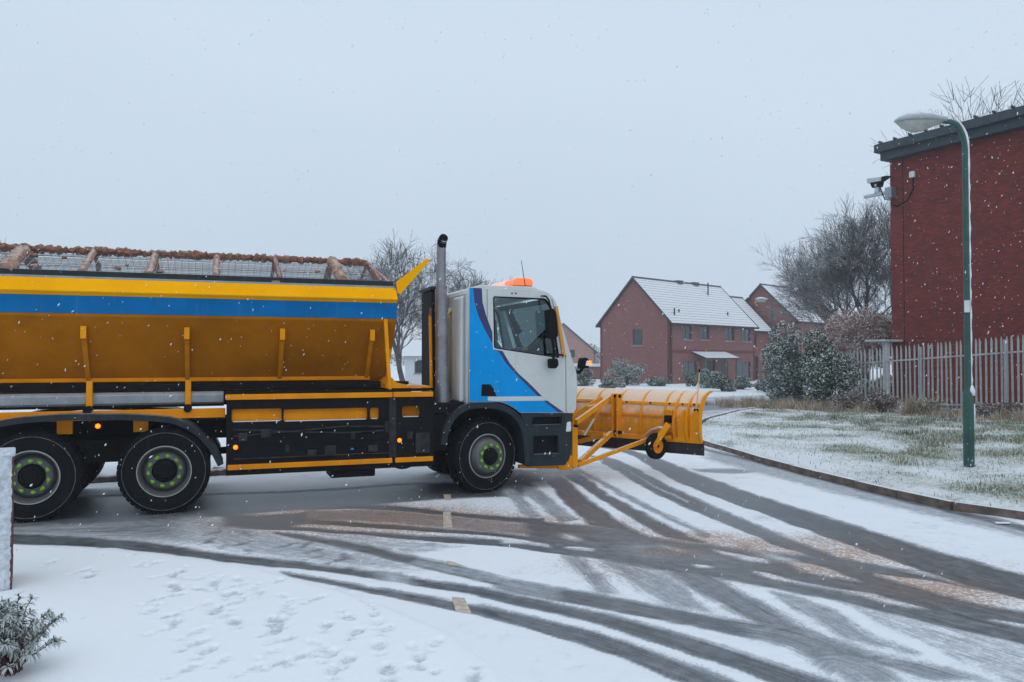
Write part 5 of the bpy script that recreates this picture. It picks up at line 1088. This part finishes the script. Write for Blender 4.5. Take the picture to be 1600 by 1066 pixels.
def house(name, C, ang, Ln, W, eave, ridge, label, front=(), gable=(), brick=None, courses=17, left_drop=0.0, doors=(), flues=()):
    t = empty(name, (C[0], C[1], 0), ang, label, 'house'); brick = brick or HBRK
    fw = [(0, -.3), (Ln, -.3), (Ln, eave), (0, eave)]
    holes = [[(u0,z0),(u1,z0),(u1,z1),(u0,z1)] for u0, u1, z0, z1 in list(front) + list(doors)]
    plate('front_wall', [fw] + holes, 0, .25, brick, t)
    me = plate_mesh('gable_wall', [[(0, -.3), (W, -.3), (W, eave), (W / 2, ridge - .12), (0, eave)]] + [[(u0,z0),(u1,z0),(u1,z1),(u0,z1)] for u0, u1, z0, z1 in gable], 0, .25)
    me.transform(Matrix(((0,1,0,0),(1,0,0,0),(0,0,1,0),(0,0,0,1)))); me.flip_normals(); link('gable_wall', me, brick, t)
    g2 = plate_mesh('gable_wall', [[(0, -.3), (W, -.3), (W, eave), (W / 2, ridge - .12), (0, eave)]], Ln - .25, Ln); g2.transform(Matrix(((0,1,0,0),(1,0,0,0),(0,0,1,0),(0,0,0,1)))); g2.flip_normals(); link('gable_wall', g2, brick, t)
    MB().box(0, Ln, W - .25, W, -.3, eave).build('back_wall', brick, t); MB().box(.26, Ln - .26, .5, W - .3, 2.4, 2.5).build('upper_floor', BLK, t)
    for r in front: window(t, r, 0, 'y')
    for r in gable: window(t, r, 0, 'x')
    for (u0, u1, z0, z1) in doors: MB().box(u0, u1, .12, .18, z0, z1).build('door', mat('dark_door', (.04, .035, .04), .4), t)
    # roof: stepped tile courses on both slopes
    rf = MB(); ov, hw = .28, W / 2; sl_ = (ridge - eave) / hw; n = courses
    core = [(-ov, eave - ov * sl_ - .02), (hw, ridge - .02), (W + ov, eave - ov * sl_ - .02), (W + ov, eave - ov * sl_ - .1), (hw, ridge - .14), (-ov, eave - ov * sl_ - .1)]
    roof = MB().prism(core, -.14, Ln + .14, 'x').build('roof', SOFF, t)
    for sgn in (0, 1):
        cm = None
        for i in range(n):
            y0, y1 = -ov + (hw + ov) * i / n, -ov + (hw + ov) * (i + 1) / n + .05
            if y1 > hw: y1 = hw
            z0, z1 = eave + y0 * sl_, eave + y1 * sl_
            pr = [(y0, z0), (y0, z0 + .042), (y1, z1 + .02), (y1, z1)]
            if sgn: pr = [(W - a_, b_) for a_, b_ in pr]
            MB().prism(pr, -.16, Ln + .16, 'x').build('tile_course', TILE, roof)
    MB().tube([(-.17, hw, ridge + .03), (Ln + .17, hw, ridge + .03)], .09, 8).build('ridge_tile', TILED, roof)
    for uu in (-.19, Ln + .165):
        for sg in (0, 1):
            pr = [(-ov - .03, eave - ov * sl_ - .14), (-ov - .03, eave - ov * sl_ + .085), (hw, ridge + .085), (hw, ridge - .14)]
            MB().prism([(W - a_, b_) for a_, b_ in pr] if sg else pr, uu, uu + .025, 'x').build('verge_board', SOFF, roof)
    for yy, sg in ((-ov - .06, 1), (W + ov + .06, 1)): MB().tube([(-.15, yy, eave - ov * sl_ + .0), (Ln + .15, yy, eave - ov * sl_ + .0)], .06, 8).build('gutter', SOFF, t)
    for (u, f, h) in flues: yv = hw * f; MB().tube([(u, yv, eave + yv * sl_ - .1), (u, yv, eave + yv * sl_ + h)], .06, 8).build('flue', SOFF, roof)
    return t
HANG = math.atan2(.692, .722); HC = Vector((12.05, 61.0, 0)); HFR = Frame(HC, HANG)
def rect(x0, x1, y0, y1):
    a0, z1 = HFR.lp(x0, y0, 0); a1, z0 = HFR.lp(x1, y1, 0); return (a0, a1, max(z0, .05), z1)
fr = [rect(1066,1081,507,531), rect(1094,1108,508,531), rect(1133,1147,509,533), rect(1159,1173,510,534), rect(1067,1089,565,592), rect(1152,1173,565,591)]
dr_ = [rect(1101,1118,563,602), rect(1126,1137,563,602)]
gw_ = [(2.6, 3.55, 2.95, 4.25)]
h1 = house('brick_house', HC, HANG, 12.6, 6.9, 4.86, 8.35, 'large red brick house with gable end and snowy roof behind the plough', fr, gw_, doors=dr_, flues=((1.2, .12, .55), (2.2, .2, .25), (9.2, .72, 1.1), (9.4, .2, .3)))
for u in (6.2, 8.6): MB().box(u - .35, u + .35, 3.2, 3.7, 8.25, 8.52).build('ridge_vent', TILED, h1)
a0, zc = HFR.lp(1098, 556, -1.0); a1, _ = HFR.lp(1150, 556, -1.0)
MB().prism([(-1.35, zc - .28), (-1.35, zc - .16), (-.02, zc + .34), (-.02, zc + .2)], a0, a1, 'x').build('porch_roof', TILE, h1)
for u in (a0 + .15, (a0 + a1) / 2 + .6, a1 - .15): MB().box(u - .06, u + .06, -1.2, -1.08, 0, zc - .18).build('porch_post', WHT, h1)
MB().tube([(.12, -.07, .0), (.12, -.07, 4.6)], .05, 8).build('downpipe', SOFF, h1)
MB().box(-.05, 12.6, -.03, -.003, 2.35, 2.58).build('brick_band', mat('band_brick', (.16, .05, .05), .9), h1)
C2 = HC + Vector((math.cos(HANG), math.sin(HANG), 0)) * 12.62 + Vector((-math.sin(HANG), math.cos(HANG), 0)) * .95
h2 = house('brick_house', C2, HANG, 4.5, 5.9, 4.62, 7.62, 'short middle brick house joined to the end of the large one', [(1.0, 2.0, 2.9, 4.1)], doors=[(1.6, 2.3, .1, 2.1)], flues=((.5, .75, .9),))
c3 = at(1245, 560, 72.5)
house('brick_house', (c3.x, 72.5, 0), HANG, 5.2, 7.0, 5.5, 8.85, 'brick house with pointed gable beyond the middle house', [(1.2, 2.2, 3.2, 4.5)], [], flues=())
c4 = at(1303, 560, 80); house('brick_house', (c4.x, 80, 0), HANG, 6, 6.4, 6.4, 9.4, 'brick house with dark gable half hidden behind the bare tree', [(1.2, 2.2, 3.2, 4.5)])
PBR = brick_material('pale_house_brick', (.40, .20, .16), (.32, .16, .13), (.3, .22, .2), 1.6, dirt=.15)
c5 = at(930, 560, 118); house('brick_house', (c5.x, 118, 0), math.radians(96), 9, 9.4, 3.0, 7.0, 'distant pale brick house whose gable shows beside the cab', (), [(3.0, 4.2, 2.0, 3.2)], PBR, 10)
wl = at(916, 575, 70); gar = empty('garage', (wl.x - 3, 74, 0), .2, 'low flat roofed garage with snow on top left of the big house', 'garage')
MB().box(0, 5.4, 0, 5, -.1, 1.15).build('wall', HBRK, gar); MB().box(-.15, 5.55, -.15, 5.15, 1.15, 1.4).build('flat_roof', SNOW, gar, bevel=.03)
# white bungalow glimpsed behind the lorry
PLAS = mat('white_render', (.62, .65, .68), .8, var=.06)
b1 = at(633, 590, 60); bun = empty('white_bungalow', (b1.x, 60, 0), .12, 'white bungalow with snowy roof glimpsed between hopper and cab', 'house')
plate('wall', [[(0,-.2),(9,-.2),(9,2.15),(0,2.15)]] + [[(u,.8),(u + 1.1,.8),(u + 1.1,1.8),(u,1.8)] for u in (.7, 2.8, 5.0)], 0, .25, PLAS, bun)
MB().box(0, 9, .26, 7, -.2, 2.15).build('back_rooms', PLAS, bun)
for u in (.7, 2.8, 5.0): window(bun, (u, u + 1.1, .8, 1.8), 0, 'y')
MB().prism([(-.4, 2.1), (3.5, 4.4), (7.4, 2.1)], -.3, 9.3, 'x').build('roof', TILE, bun); MB().box(1.6, 2.1, 2.8, 3.3, 3.4, 4.9).build('chimney', HBRK, bun)
b2 = at(10, 640, 46); row = empty('white_terrace', (b2.x - 4, 46, 0), .05, 'low pale terrace glimpsed under the hopper beyond the rear wheels', 'house')
plate('wall', [[(0,-.2),(14,-.2),(14,2.4),(0,2.4)]] + [[(u,.7),(u + 1.0,.7),(u + 1.0,1.7),(u,1.7)] for u in (1.5, 3.2, 6.3, 8.0, 11)], 0, .25, PLAS, row)
for u in (1.5, 3.2, 6.3, 8.0, 11): window(row, (u, u + 1.0, .7, 1.7), 0, 'y')
MB().box(0, 14, .26, 6, -.2, 2.4).build('back_rooms', PLAS, row); MB().prism([(-.3, 2.4), (3, 3.6), (6.3, 2.4)], -.2, 14.2, 'x').build('roof', TILE, row)

# ---- far kerb and snowbank behind the lorry
fk = empty('far_kerb'); tag(fk, kind='structure')
K2 = resample(np.array([[-13, 10.2], [-8, 11.6], [-5, 13.0], [-2.2, 14.6], [0, 16.6], [1.0, 19], [1.2, 22], [0, 26]]), 160); d2 = np.r_[0, np.cumsum(np.hypot(*np.diff(K2, axis=0).T))]; s0 = 0
KS2 = MB().prism([(0, -.1), (0, .09), (.02, .11), (.125, .112), (.125, -.1)], .005, .908, 'y').mesh('kerb_stone'); KS2.materials.append(KST)
while s0 + .915 < d2[-1]:
    p = Vector((np.interp(s0, d2, K2[:, 0]), np.interp(s0, d2, K2[:, 1]), 0)); q = Vector((np.interp(s0 + .915, d2, K2[:, 0]), np.interp(s0 + .915, d2, K2[:, 1]), 0)); t_ = q - p
    sub('kerb_stone', KS2, fk, p, (0, 0, math.atan2(t_.y, t_.x) - math.pi / 2)).scale = (-1, 1, 1); s0 += .915
bank_poly = np.r_[K2, [[-60, 26], [-60, 10.2]]]
def bank_z(X, Y): s_ = sdist(np.c_[X, Y], bank_poly); return .10 + .04 * sstep(0, .6, s_) + .05 * (fbm(X, Y, .7, 4, 71) - .5) * sstep(0, 1, s_), {}
tag(link('far_pavement', grid_mesh('far_pavement', np.arange(-40, 2, .16), np.arange(10, 27, .16), bank_z, keep=lambda X, Y: sdist(np.c_[X, Y], bank_poly) > .08), GSN), kind='structure')

# ================================================================== TREES AND SHRUBS
BARK = mat('bare_bark', (.060, .048, .046), .9, var=.35, vscale=4, snow=.35, snow_lo=.45, snow_hi=.9, sscale=2)
BARK2 = mat('bare_bark_grey', (.075, .065, .066), .9, var=.35, vscale=4, snow=.6, snow_lo=.2, snow_hi=.7, sscale=2)
def tree(base, height, spread, seed, label, m=BARK, levels=6, droop=0.0, trunk=.22, lean=(0, 0), up=.35, r_min=.012, dens=(4, 7), trunk_frac=.28, limit=16000):
    rr = random.Random(seed); segs_t = []; segs_c = []
    queue = [(Vector((0, 0, -.2)), Vector((lean[0], lean[1], 1)).normalized(), height * trunk_frac, trunk, 0)]; qi = 0
    while qi < len(queue):
        p, d, ln, r, lv = queue[qi]; qi += 1
        n = 4 if lv < 3 else (3 if lv < 5 else 2); q = p.copy(); dd = d.copy(); tgt = segs_t if lv < 2 else segs_c; rs_ = r; pts = []
        for i in range(n):
            dd = (dd + Vector((rr.gauss(0,.15), rr.gauss(0,.15), rr.gauss(0,.10) + (.05 if lv < 3 else -droop)))).normalized(); q2 = q + dd * ln / n; r2 = max(r_min * .6, rs_ * (.86 if lv else .9)); tgt.append((q.copy(), q2.copy(), rs_, r2, lv)); q = q2; rs_ = r2; pts.append((q.copy(), dd.copy(), rs_))
        if lv >= levels or len(queue) > limit: continue
        k = rr.randint(*dens) if lv else rr.randint(5, 7)
        for i in range(k):
            idx = min(n - 1, int(((.25 if lv else .3) + rr.random() * .75) * n)); bp, bd, br = pts[idx]
            if i == 0: idx = n - 1; bp, bd, br = pts[idx]
            perp = Matrix.Rotation(rr.uniform(0, 2 * math.pi), 3, bd) @ bd.orthogonal().normalized(); sp_ = rr.uniform(.45, 1.05) * spread
            nd = (bd + perp * sp_ + Vector((0, 0, up * (1 if lv < 3 else .25)))).normalized(); queue.append((bp, nd, ln * rr.uniform(.55, .82), max(r_min, br * rr.uniform(.5, .72)), lv + 1))
    top = max([s_[1].z for s_ in segs_c + segs_t]); k = height / top
    t = empty('bare_tree', base, 0, label, 'tree', 'bare winter trees')
    for nm, segs in (('trunk', segs_t), ('crown', segs_c)):
        mb = MB()
        for (a_, b_, r0, r1, lv) in segs: mb.tube([a_ * k, b_ * k], [r0, r1], 7 if lv < 2 else (4 if lv < 4 else 3), False)
        me = bpy.data.meshes.new(nm); me.from_pydata(mb.v, [], mb.f); link(nm, me, m, t, 'all')
    return t
def tb(x, Y): p = at(x, 560, Y); return Vector((p.x, Y, 0))
tree(tb(634, 42), 8.7, 1.0, 11, 'wide bare tree behind the hopper front corner', BARK2, 5, .02, .17, r_min=.009, dens=(5, 6), limit=7500, trunk_frac=.30)
tree(tb(733, 46), 7.9, 1.15, 23, 'bare tree with drooping twigs behind the cab', BARK2, 5, .05, .16, r_min=.009, dens=(5, 6), limit=7500, trunk_frac=.28)
tree(tb(1350, 44), 11.2, 1.0, 31, 'dense bare tree beside the left edge of the brick hall', BARK2, 5, .0, .22, lean=(-.10, 0), r_min=.009, dens=(5, 7), limit=12000, trunk_frac=.28)
tree(tb(1338, 57), 11.5, .9, 37, 'bare tree standing in front of the farthest gables', BARK2, 5, .0, .18, lean=(-.08, 0), r_min=.010, dens=(5, 6), limit=8000, trunk_frac=.30)
tree(tb(1540, 52), 19.8, .75, 41, 'tall upright bare tree showing above the hall roof', BARK, 5, .0, .25, up=.6, r_min=.014, dens=(4, 6), limit=5000)
tree(tb(1612, 50), 20.2, .75, 43, 'bare tree at the right frame edge above the hall roof', BARK, 5, .0, .25, up=.6, r_min=.014, dens=(4, 6), limit=5000)
tree(tb(20, 40), 8.7, .35, 47, 'thin bare saplings showing above the hopper at far left', BARK2, 3, .0, .06, up=.7, r_min=.010, dens=(2, 4), limit=500)

def leafcloud(name, cen, rad, n, size, m, parent=None, lumps=9, seed=0, upbias=.3, flat=.3, shell=.55, low=0.0):
    r_ = np.random.RandomState(seed); cen, rad = np.array(cen, float), np.array(rad, float)
    lc = r_.randn(lumps, 3); lc /= np.linalg.norm(lc, axis=1)[:, None]; lc *= r_.uniform(.25, .88, (lumps, 1)); lr = r_.uniform(.26, .52, lumps)
    k = r_.randint(0, lumps, n); d = r_.randn(n, 3); d /= np.linalg.norm(d, axis=1)[:, None]; q = lc[k] + d * (lr[k] * r_.uniform(shell, 1, n) ** .6)[:, None]
    p = cen + q * rad; p[:, 2] = np.maximum(p[:, 2], low + r_.rand(n) * .1)
    a_ = r_.randn(n, 3) + d * .4; a_[:, 2] += upbias; a_ /= np.linalg.norm(a_, axis=1)[:, None]; b_ = np.cross(a_, r_.randn(n, 3)); b_ /= np.linalg.norm(b_, axis=1)[:, None] + 1e-9
    s_ = size * r_.uniform(.5, 1.3, n)[:, None]; v = np.zeros((n, 4, 3)); v[:, 0] = p - a_ * s_; v[:, 1] = p + b_ * s_ * flat; v[:, 2] = p + a_ * s_; v[:, 3] = p - b_ * s_ * flat
    f = np.arange(n * 4).reshape(n, 4); me = bpy.data.meshes.new(name); me.vertices.add(n * 4); me.vertices.foreach_set('co', v.astype(np.float32).ravel()); me.loops.add(n * 4); me.loops.foreach_set('vertex_index', f.astype(np.int32).ravel())
    me.polygons.add(n); me.polygons.foreach_set('loop_start', np.arange(0, n * 4, 4, dtype=np.int32)); me.update(calc_edges=True); return link(name, me, m, parent)
def leaf_mat(name, col, snow, lo=.0, hi=.5, ss=6, var=.5): return mat(name, col, .75, var=var, vscale=7, snow=snow, snow_lo=lo, snow_hi=hi, sscale=ss)
EVG, EVG2 = leaf_mat('evergreen_leaf', (.040, .075, .03), .85, .15, .7, 1.3), leaf_mat('grey_evergreen_leaf', (.06, .105, .07), .7, -.1, .6, 2.5)
PNK, BRM = leaf_mat('russet_leaf', (.36, .22, .17), .75, .0, .6, 1.6), leaf_mat('bramble_leaf', (.13, .075, .05), .55, .2, .8, 4)
def shrub(name, x, ybase, Y, rx, rz, n, size, m, label, cat='shrub', seed=0, group=None, ry=None, lift=0, elev=0):
    p = at(x, ybase, Y); t = empty(name, (p.x, Y, elev), 0, label, cat, group); st = MB(); rr = random.Random(seed)
    for i in range(7): a_ = rr.uniform(0, 6.28); st.tube([(0, 0, 0), (math.cos(a_) * rx * .25, math.sin(a_) * rx * .25, rz * .6 + lift), (math.cos(a_) * rx * .55, math.sin(a_) * rx * .5, rz * 1.2 + lift)], [.03,.02,.008], 5, False)
    st.build('stem', BARK, t); leafcloud('foliage', (0, 0, rz * .85 + lift), (rx, ry or rx, rz), n, size, m, t, lumps=max(12, int(rx * 14)), seed=seed); return t
shrub('evergreen_shrub', 1243, 620, 31, 1.35, 1.5, 24000, .06, EVG2, 'frosted grey green shrub left of the palisade fence', seed=1, elev=.15, ry=1.0)
shrub('evergreen_shrub', 1291, 620, 29.6, 1.15, 1.5, 24000, .06, EVG, 'dark green evergreen shrub at the left end of the fence', seed=2, elev=.1, ry=.9)
shrub('russet_shrub', 1350, 560, 35, 1.95, 1.6, 26000, .065, PNK, 'russet pink leaved shrub dusted with snow behind the fence', seed=3, lift=1.55)
shrub('russet_shrub', 1316, 560, 36.5, 1.3, 1.1, 9000, .06, PNK, 'smaller russet shrub beside the dark evergreen', seed=4, lift=.9)
shrub('evergreen_shrub', 1368, 600, 31.5, 1.25, .75, 9000, .06, EVG2, 'low frosted shrub behind the fence below the porch canopy', seed=6, ry=.7)
shrub('ivy_bush', 1382, 560, 34, .6, .9, 3500, .06, EVG, 'dark ivy clump against the hall corner', seed=5, lift=1.3)
for i, (x, Y, rx, rz, lb_) in enumerate(((1378,26.6,.75,.42,'dark bramble clump at the fence foot by the porch post'),(1330,27.5,.8,.35,'brown bramble clump under the left end of the fence'),(1450,24.6,.7,.30,'low bramble clump at the fence foot left of the lamp'),(1560,23.3,.9,.28,'low frosted bramble clump at the fence foot right of the lamp'))):
    shrub('bramble', x, 620, Y, rx, rz, 2600, .045, BRM if i != 2 else EVG2, lb_, 'bramble', 10 + i, 'brambles along the fence', elev=.15, ry=.5)
for i, (x, Y, rx, rz, m, lb_) in enumerate(((980,57,1.65,1.05,EVG2,'large rounded grey green shrub before the big house gable'),(1032,56,1.2,.42,EVG2,'low frosted shrub right of the rounded one'),(955,50,.9,.34,EVG2,'low snow topped shrub behind the plough lamp'),(915,56,.95,.85,EVG,'dark shrub beside the cab front'),(1115,52,1.0,.75,EVG2,'clipped shrub before the house porch'),(1128,47,1.0,.62,EVG,'dark shrub at the road bend behind the marker pole'),(1160,50,.9,.42,EVG2,'small frosted shrub right of the house porch'),(1078,55,.5,.5,EVG,'small shrub under the house front window'),(1195,46,.8,.42,EVG2,'low shrub left of the frosted evergreen'))):
    shrub('garden_shrub', x, 600, Y, rx, rz, 6000, .075, m, lb_, 'shrub', 30 + i, 'garden shrubs before the houses', ry=rx * .8)
# long dead grass along the fence and by the bend
rs = np.random.RandomState(8); G = []
for (x, y, Y, rx, n, h) in ((1190,640,31,1.6,3600,.60),(1235,640,29,1.2,3000,.55),(1300,630,27.8,1.2,2200,.5),(1432,630,24.6,.4,1500,.8),(1345,630,27,.9,1600,.45),(1580,640,22.6,1.3,2200,.42),(1480,640,23.8,.9,1500,.45),(1160,640,32,1.2,1500,.4)):
    p = at(x, y, Y); nt_ = max(8, n // 70); tc_ = np.c_[p.x + rs.randn(nt_) * rx * .55, Y + rs.randn(nt_) * rx * .4]; th_ = h * (.25 + .75 * rs.rand(nt_) ** 1.5); ti = rs.randint(0, nt_, n)
    G.append((np.c_[tc_[ti] + rs.randn(n, 2) * .09, np.full(n, 0.)], th_[ti]))
for i, (pts, h) in enumerate(G):
    pts[:, 2] = verge_h(pts[:, 0], pts[:, 1])[0]
    blades('dead_grass', pts, h, .006, .55, GRB, label=('tall buff dead grass at the road bend', 'buff dead grass left of the evergreen shrubs', 'dead grass before the dark evergreen', 'tall tawny grass tuft against the fence left of the lamp', 'dead grass below the porch canopy', 'short dead grass at the fence foot on the right', 'thin dead grass behind the lamp column', 'sparse dead grass nearest the far road')[i], cat='grass', kind='stuff')
# rough tussocks scattered over the verge
rs = np.random.RandomState(18); nt_ = 170; tx, ty = rs.uniform(5.5, 15.5, nt_ * 4), rs.uniform(12, 27, nt_ * 4); ks = kerb_side(tx, ty); sel = np.where((ks > 1.2) & (rs.rand(nt_ * 4) < sstep(.8, 7, ks)))[0][:nt_]
ti = sel[rs.randint(0, len(sel), 15000)]; hh = .07 + .13 * rs.rand(nt_ * 4); pts = np.c_[tx[ti] + rs.randn(15000) * .13, ty[ti] + rs.randn(15000) * .13, np.zeros(15000)]; pts[:, 2] = verge_h(pts[:, 0], pts[:, 1])[0]
blades('tussock_grass', pts, hh[ti], .005, .75, mat('tussock_blades', (.20, .20, .10), .85, var=.6, vscale=.9, snow=.6, snow_lo=.0, snow_hi=.7, sscale=1.5), label='rough green and straw tussocks scattered across the snowy verge', cat='grass', kind='stuff')
# dark hedge line far off so that the land has an edge
HEDGE = leaf_mat('hedge_leaf', (.06, .06, .055), .8, -.1, .5, 1)
for i, (x, Y, ln, h) in enumerate(((500, 150, 60, 3.0), (905, 170, 14, 4.5), (-100, 120, 50, 2.2))):
    p = at(x, 560, Y); t = empty('hedgerow', (p.x, Y, 0), 0, ('long frosted hedgerow far behind the lorry', 'hazy clump of trees beyond the pale house', 'hedgerow at the far left behind the hopper')[i], 'hedge'); leafcloud('foliage', (0, 0, h * .5), (ln / 2, 2.5, h * .6), 9000, .25, HEDGE, t, 40, 60 + i)

# ================================================================== LEFT FOREGROUND: GATE PIER AND PLANT
PIER = mat('pier_brick', (.13, .055, .05), .9, var=.3, vscale=9, dirt=.5, dirtcol=(.14, .13, .06), bump=.5, bscale=30)
FROST = mat('driven_snow', (.62, .67, .73), .85, var=.22, vscale=24, bump=.9, bscale=45)
pb = gp(19, 921, .045); pr_ = empty('gate_pier', (pb.x, pb.y, .03), math.radians(31.5), 'brick gate pier plastered with driven snow at the left edge', 'pier')
pz = at(19, 711, pb.y).z - .03; nrow = int(pz / .075)
bm_ = MB().box(0, .208, 0, .098, 0, .064).mesh('brick'); bm_.materials.append(PIER)
MB().box(-.415, -.012, .012, .41, -.05, pz - .05).build('pier_core', mat('lime_mortar', (.25, .22, .2), .95, var=.2), pr_)
for r in range(nrow):
    z = .004 + r * .075
    for i in range(2):
        x_ = -.428 + i * .218; sub('brick', bm_, pr_, (x_ + random.uniform(-.002,.002), random.uniform(-.002,.003), z))
        o = sub('brick', bm_, pr_, (random.uniform(-.002,.002), .0 + (.105 if r % 2 else 0) + i * .218, z), (0, 0, math.pi / 2))
fz = np.linspace(0, pz + .03, 60); fx_ = np.linspace(-.44, -.014, 26); mb = MB()
def frz(i, j):
    e_ = min(j, 25 - j, i, 59 - i) / 2.0; return -.022 * min(1, e_) - .014 * random.random() + .004
for i, zz in enumerate(fz):
    for j, xx in enumerate(fx_): mb.v.append((xx + random.uniform(-.006,.006), frz(i, j), zz))
for i in range(59):
    for j in range(25): a_ = i * 26 + j; mb.f.append((a_, a_ + 1, a_ + 27, a_ + 26))
mb.build('snow_face', FROST, pr_, 'all'); MB().box(-.45, .01, -.03, .42, pz - .01, pz + .025).build('snow_cap', FROST, pr_, bevel=.012)

LVB = leaf_mat('narrow_frosted_leaf', (.07, .125, .08), .55, -.05, .55, 9, .35); STM = mat('red_stem', (.11, .035, .04), .7, var=.3)
pp0 = gp(12, 1055, .04); plant = empty('lavender_bush', (pp0.x, pp0.y + .02, .035), 0, 'frosted narrow leaved bush at the bottom left corner', 'shrub'); rr = random.Random(4)
leafm = MB(); wdt = .0042
leafm.v += [(0,-wdt*.5,0),(0,wdt*.5,0),(.014,-wdt,.003),(.014,wdt,.003),(.030,-wdt*.8,.001),(.030,wdt*.8,.001),(.044,0,-.006)]; leafm.f += [(0,1,3,2),(2,3,5,4),(4,5,6)]
lme = leafm.mesh('leaf'); all_leaf = MB(); lv_ = [Vector(v) for v in leafm.v]; tips = []
for i in range(95):
    az = rr.uniform(-math.pi, math.pi); out = rr.uniform(.04, .26); hgt = rr.uniform(.22, .50) * (1 - .4 * (out / .26) ** 2); b0 = Vector((rr.uniform(-.05,.05), rr.uniform(-.05,.05), 0)); dv = Vector((math.cos(az), math.sin(az), 0))
    pts = [b0, b0 + dv * out * .35 + Vector((0,0,hgt * .5)), b0 + dv * out * .75 + Vector((0,0,hgt * .88)), b0 + dv * out + Vector((0,0,hgt))]; MB().tube(pts, [.0045,.0035,.0028,.0018], 5).build('stem', STM, plant)
    for k in range(46):
        t = 1 - (rr.random() ** 1.5) * .62; seg = min(2, int(t * 3)); p = pts[seg].lerp(pts[seg + 1], t * 3 - seg); sd2 = (pts[seg + 1] - pts[seg]).normalized(); a2 = rr.uniform(0, 6.28); ort = Matrix.Rotation(a2, 3, sd2) @ sd2.orthogonal().normalized(); dl = (sd2 * rr.uniform(.15, .9) + ort * .9).normalized(); nz_ = dl.cross(Vector((rr.gauss(0,.3), rr.gauss(0,.3), 1)).cross(dl)).normalized() if False else None
        side = dl.cross(Vector((rr.gauss(0,.4), rr.gauss(0,.4), 1))).normalized(); upv = side.cross(dl); sc2 = rr.uniform(.7, 1.25); i0 = len(all_leaf.v)
        for v in lv_: all_leaf.v.append(tuple(p + (dl * v.x + side * v.y + upv * v.z - Vector((0, 0, v.x * v.x * 6))) * sc2))
        for f in leafm.f: all_leaf.f.append(tuple(i0 + q for q in f))
me = bpy.data.meshes.new('foliage'); me.from_pydata(all_leaf.v, [], all_leaf.f); tag(link('foliage', me, LVB, plant), kind='stuff')
# litter by the kerb
p = gp(1566, 818, .012); o = MB().prism(rnd_poly([(-.09,-.03),(.08,-.035),(.095,.02),(-.07,.035)], .02), 0, .014, 'z').build('litter', mat('white_card', (.8, .82, .84), .6), None, bevel=.004); o.location = p; tag(o, 'small white scrap of litter on the wet gutter by the kerb', 'litter')

# ================================================================== FALLING SNOW AND HAZE
rs = np.random.RandomState(12); n = 25000
P_ = np.c_[rs.uniform(-16, 20, n), rs.uniform(4.8, 16, n), rs.uniform(.15, 11, n)]
u_ = rs.randn(n, 3) * [.30, .35, .25] + [.35, 0, .75]; u_ /= np.linalg.norm(u_, axis=1)[:, None]; v_ = np.cross(u_, rs.randn(n, 3)); v_ /= np.linalg.norm(v_, axis=1)[:, None]; w_ = np.cross(u_, v_)
sz = (.003 + .0058 * rs.rand(n) ** 1.8)[:, None]; el = rs.uniform(1.2, 2.8, n)[:, None]
V = np.stack([P_ + u_ * sz * el, P_ - u_ * sz * el * .8, P_ + v_ * sz, P_ - v_ * sz * .8, P_ + w_ * sz * .6, P_ - w_ * sz * .6], 1)
T = np.array([(0,2,4),(2,1,4),(1,3,4),(3,0,4),(2,0,5),(1,2,5),(3,1,5),(0,3,5)]); Fq = (np.arange(n)[:, None, None] * 6 + T).reshape(-1, 3)
me = bpy.data.meshes.new('falling_snow'); me.vertices.add(n * 6); me.vertices.foreach_set('co', V.astype(np.float32).ravel()); me.loops.add(Fq.size); me.loops.foreach_set('vertex_index', Fq.astype(np.int32).ravel())
me.polygons.add(len(Fq)); me.polygons.foreach_set('loop_start', np.arange(0, Fq.size, 3, dtype=np.int32)); me.polygons.foreach_set('use_smooth', np.ones(len(Fq), bool)); me.update(calc_edges=True)
FLK = mat('snowflake', (.85, .88, .92), .9, var=.02)
tag(link('falling_snow', me, FLK), 'white snowflakes falling through the air across the street', 'snowfall', None, 'stuff')

hz = MB().box(-430, 430, -40, 650, -1.2, 30).build('haze', None); tag(hz, 'pale snowy haze filling the air of the street', 'haze', None, 'stuff')
hm_ = bpy.data.materials.new('snow_haze'); hm_.use_nodes = True; t = hm_.node_tree; t.nodes.clear(); o = t.nodes.new('ShaderNodeOutputMaterial'); v = t.nodes.new('ShaderNodeVolumePrincipled')
v.inputs['Color'].default_value = (.93, .95, .98, 1); v.inputs['Density'].default_value = .0012; v.inputs['Anisotropy'].default_value = .2; t.links.new(v.outputs[0], o.inputs['Volume']); hz.data.materials.append(hm_)
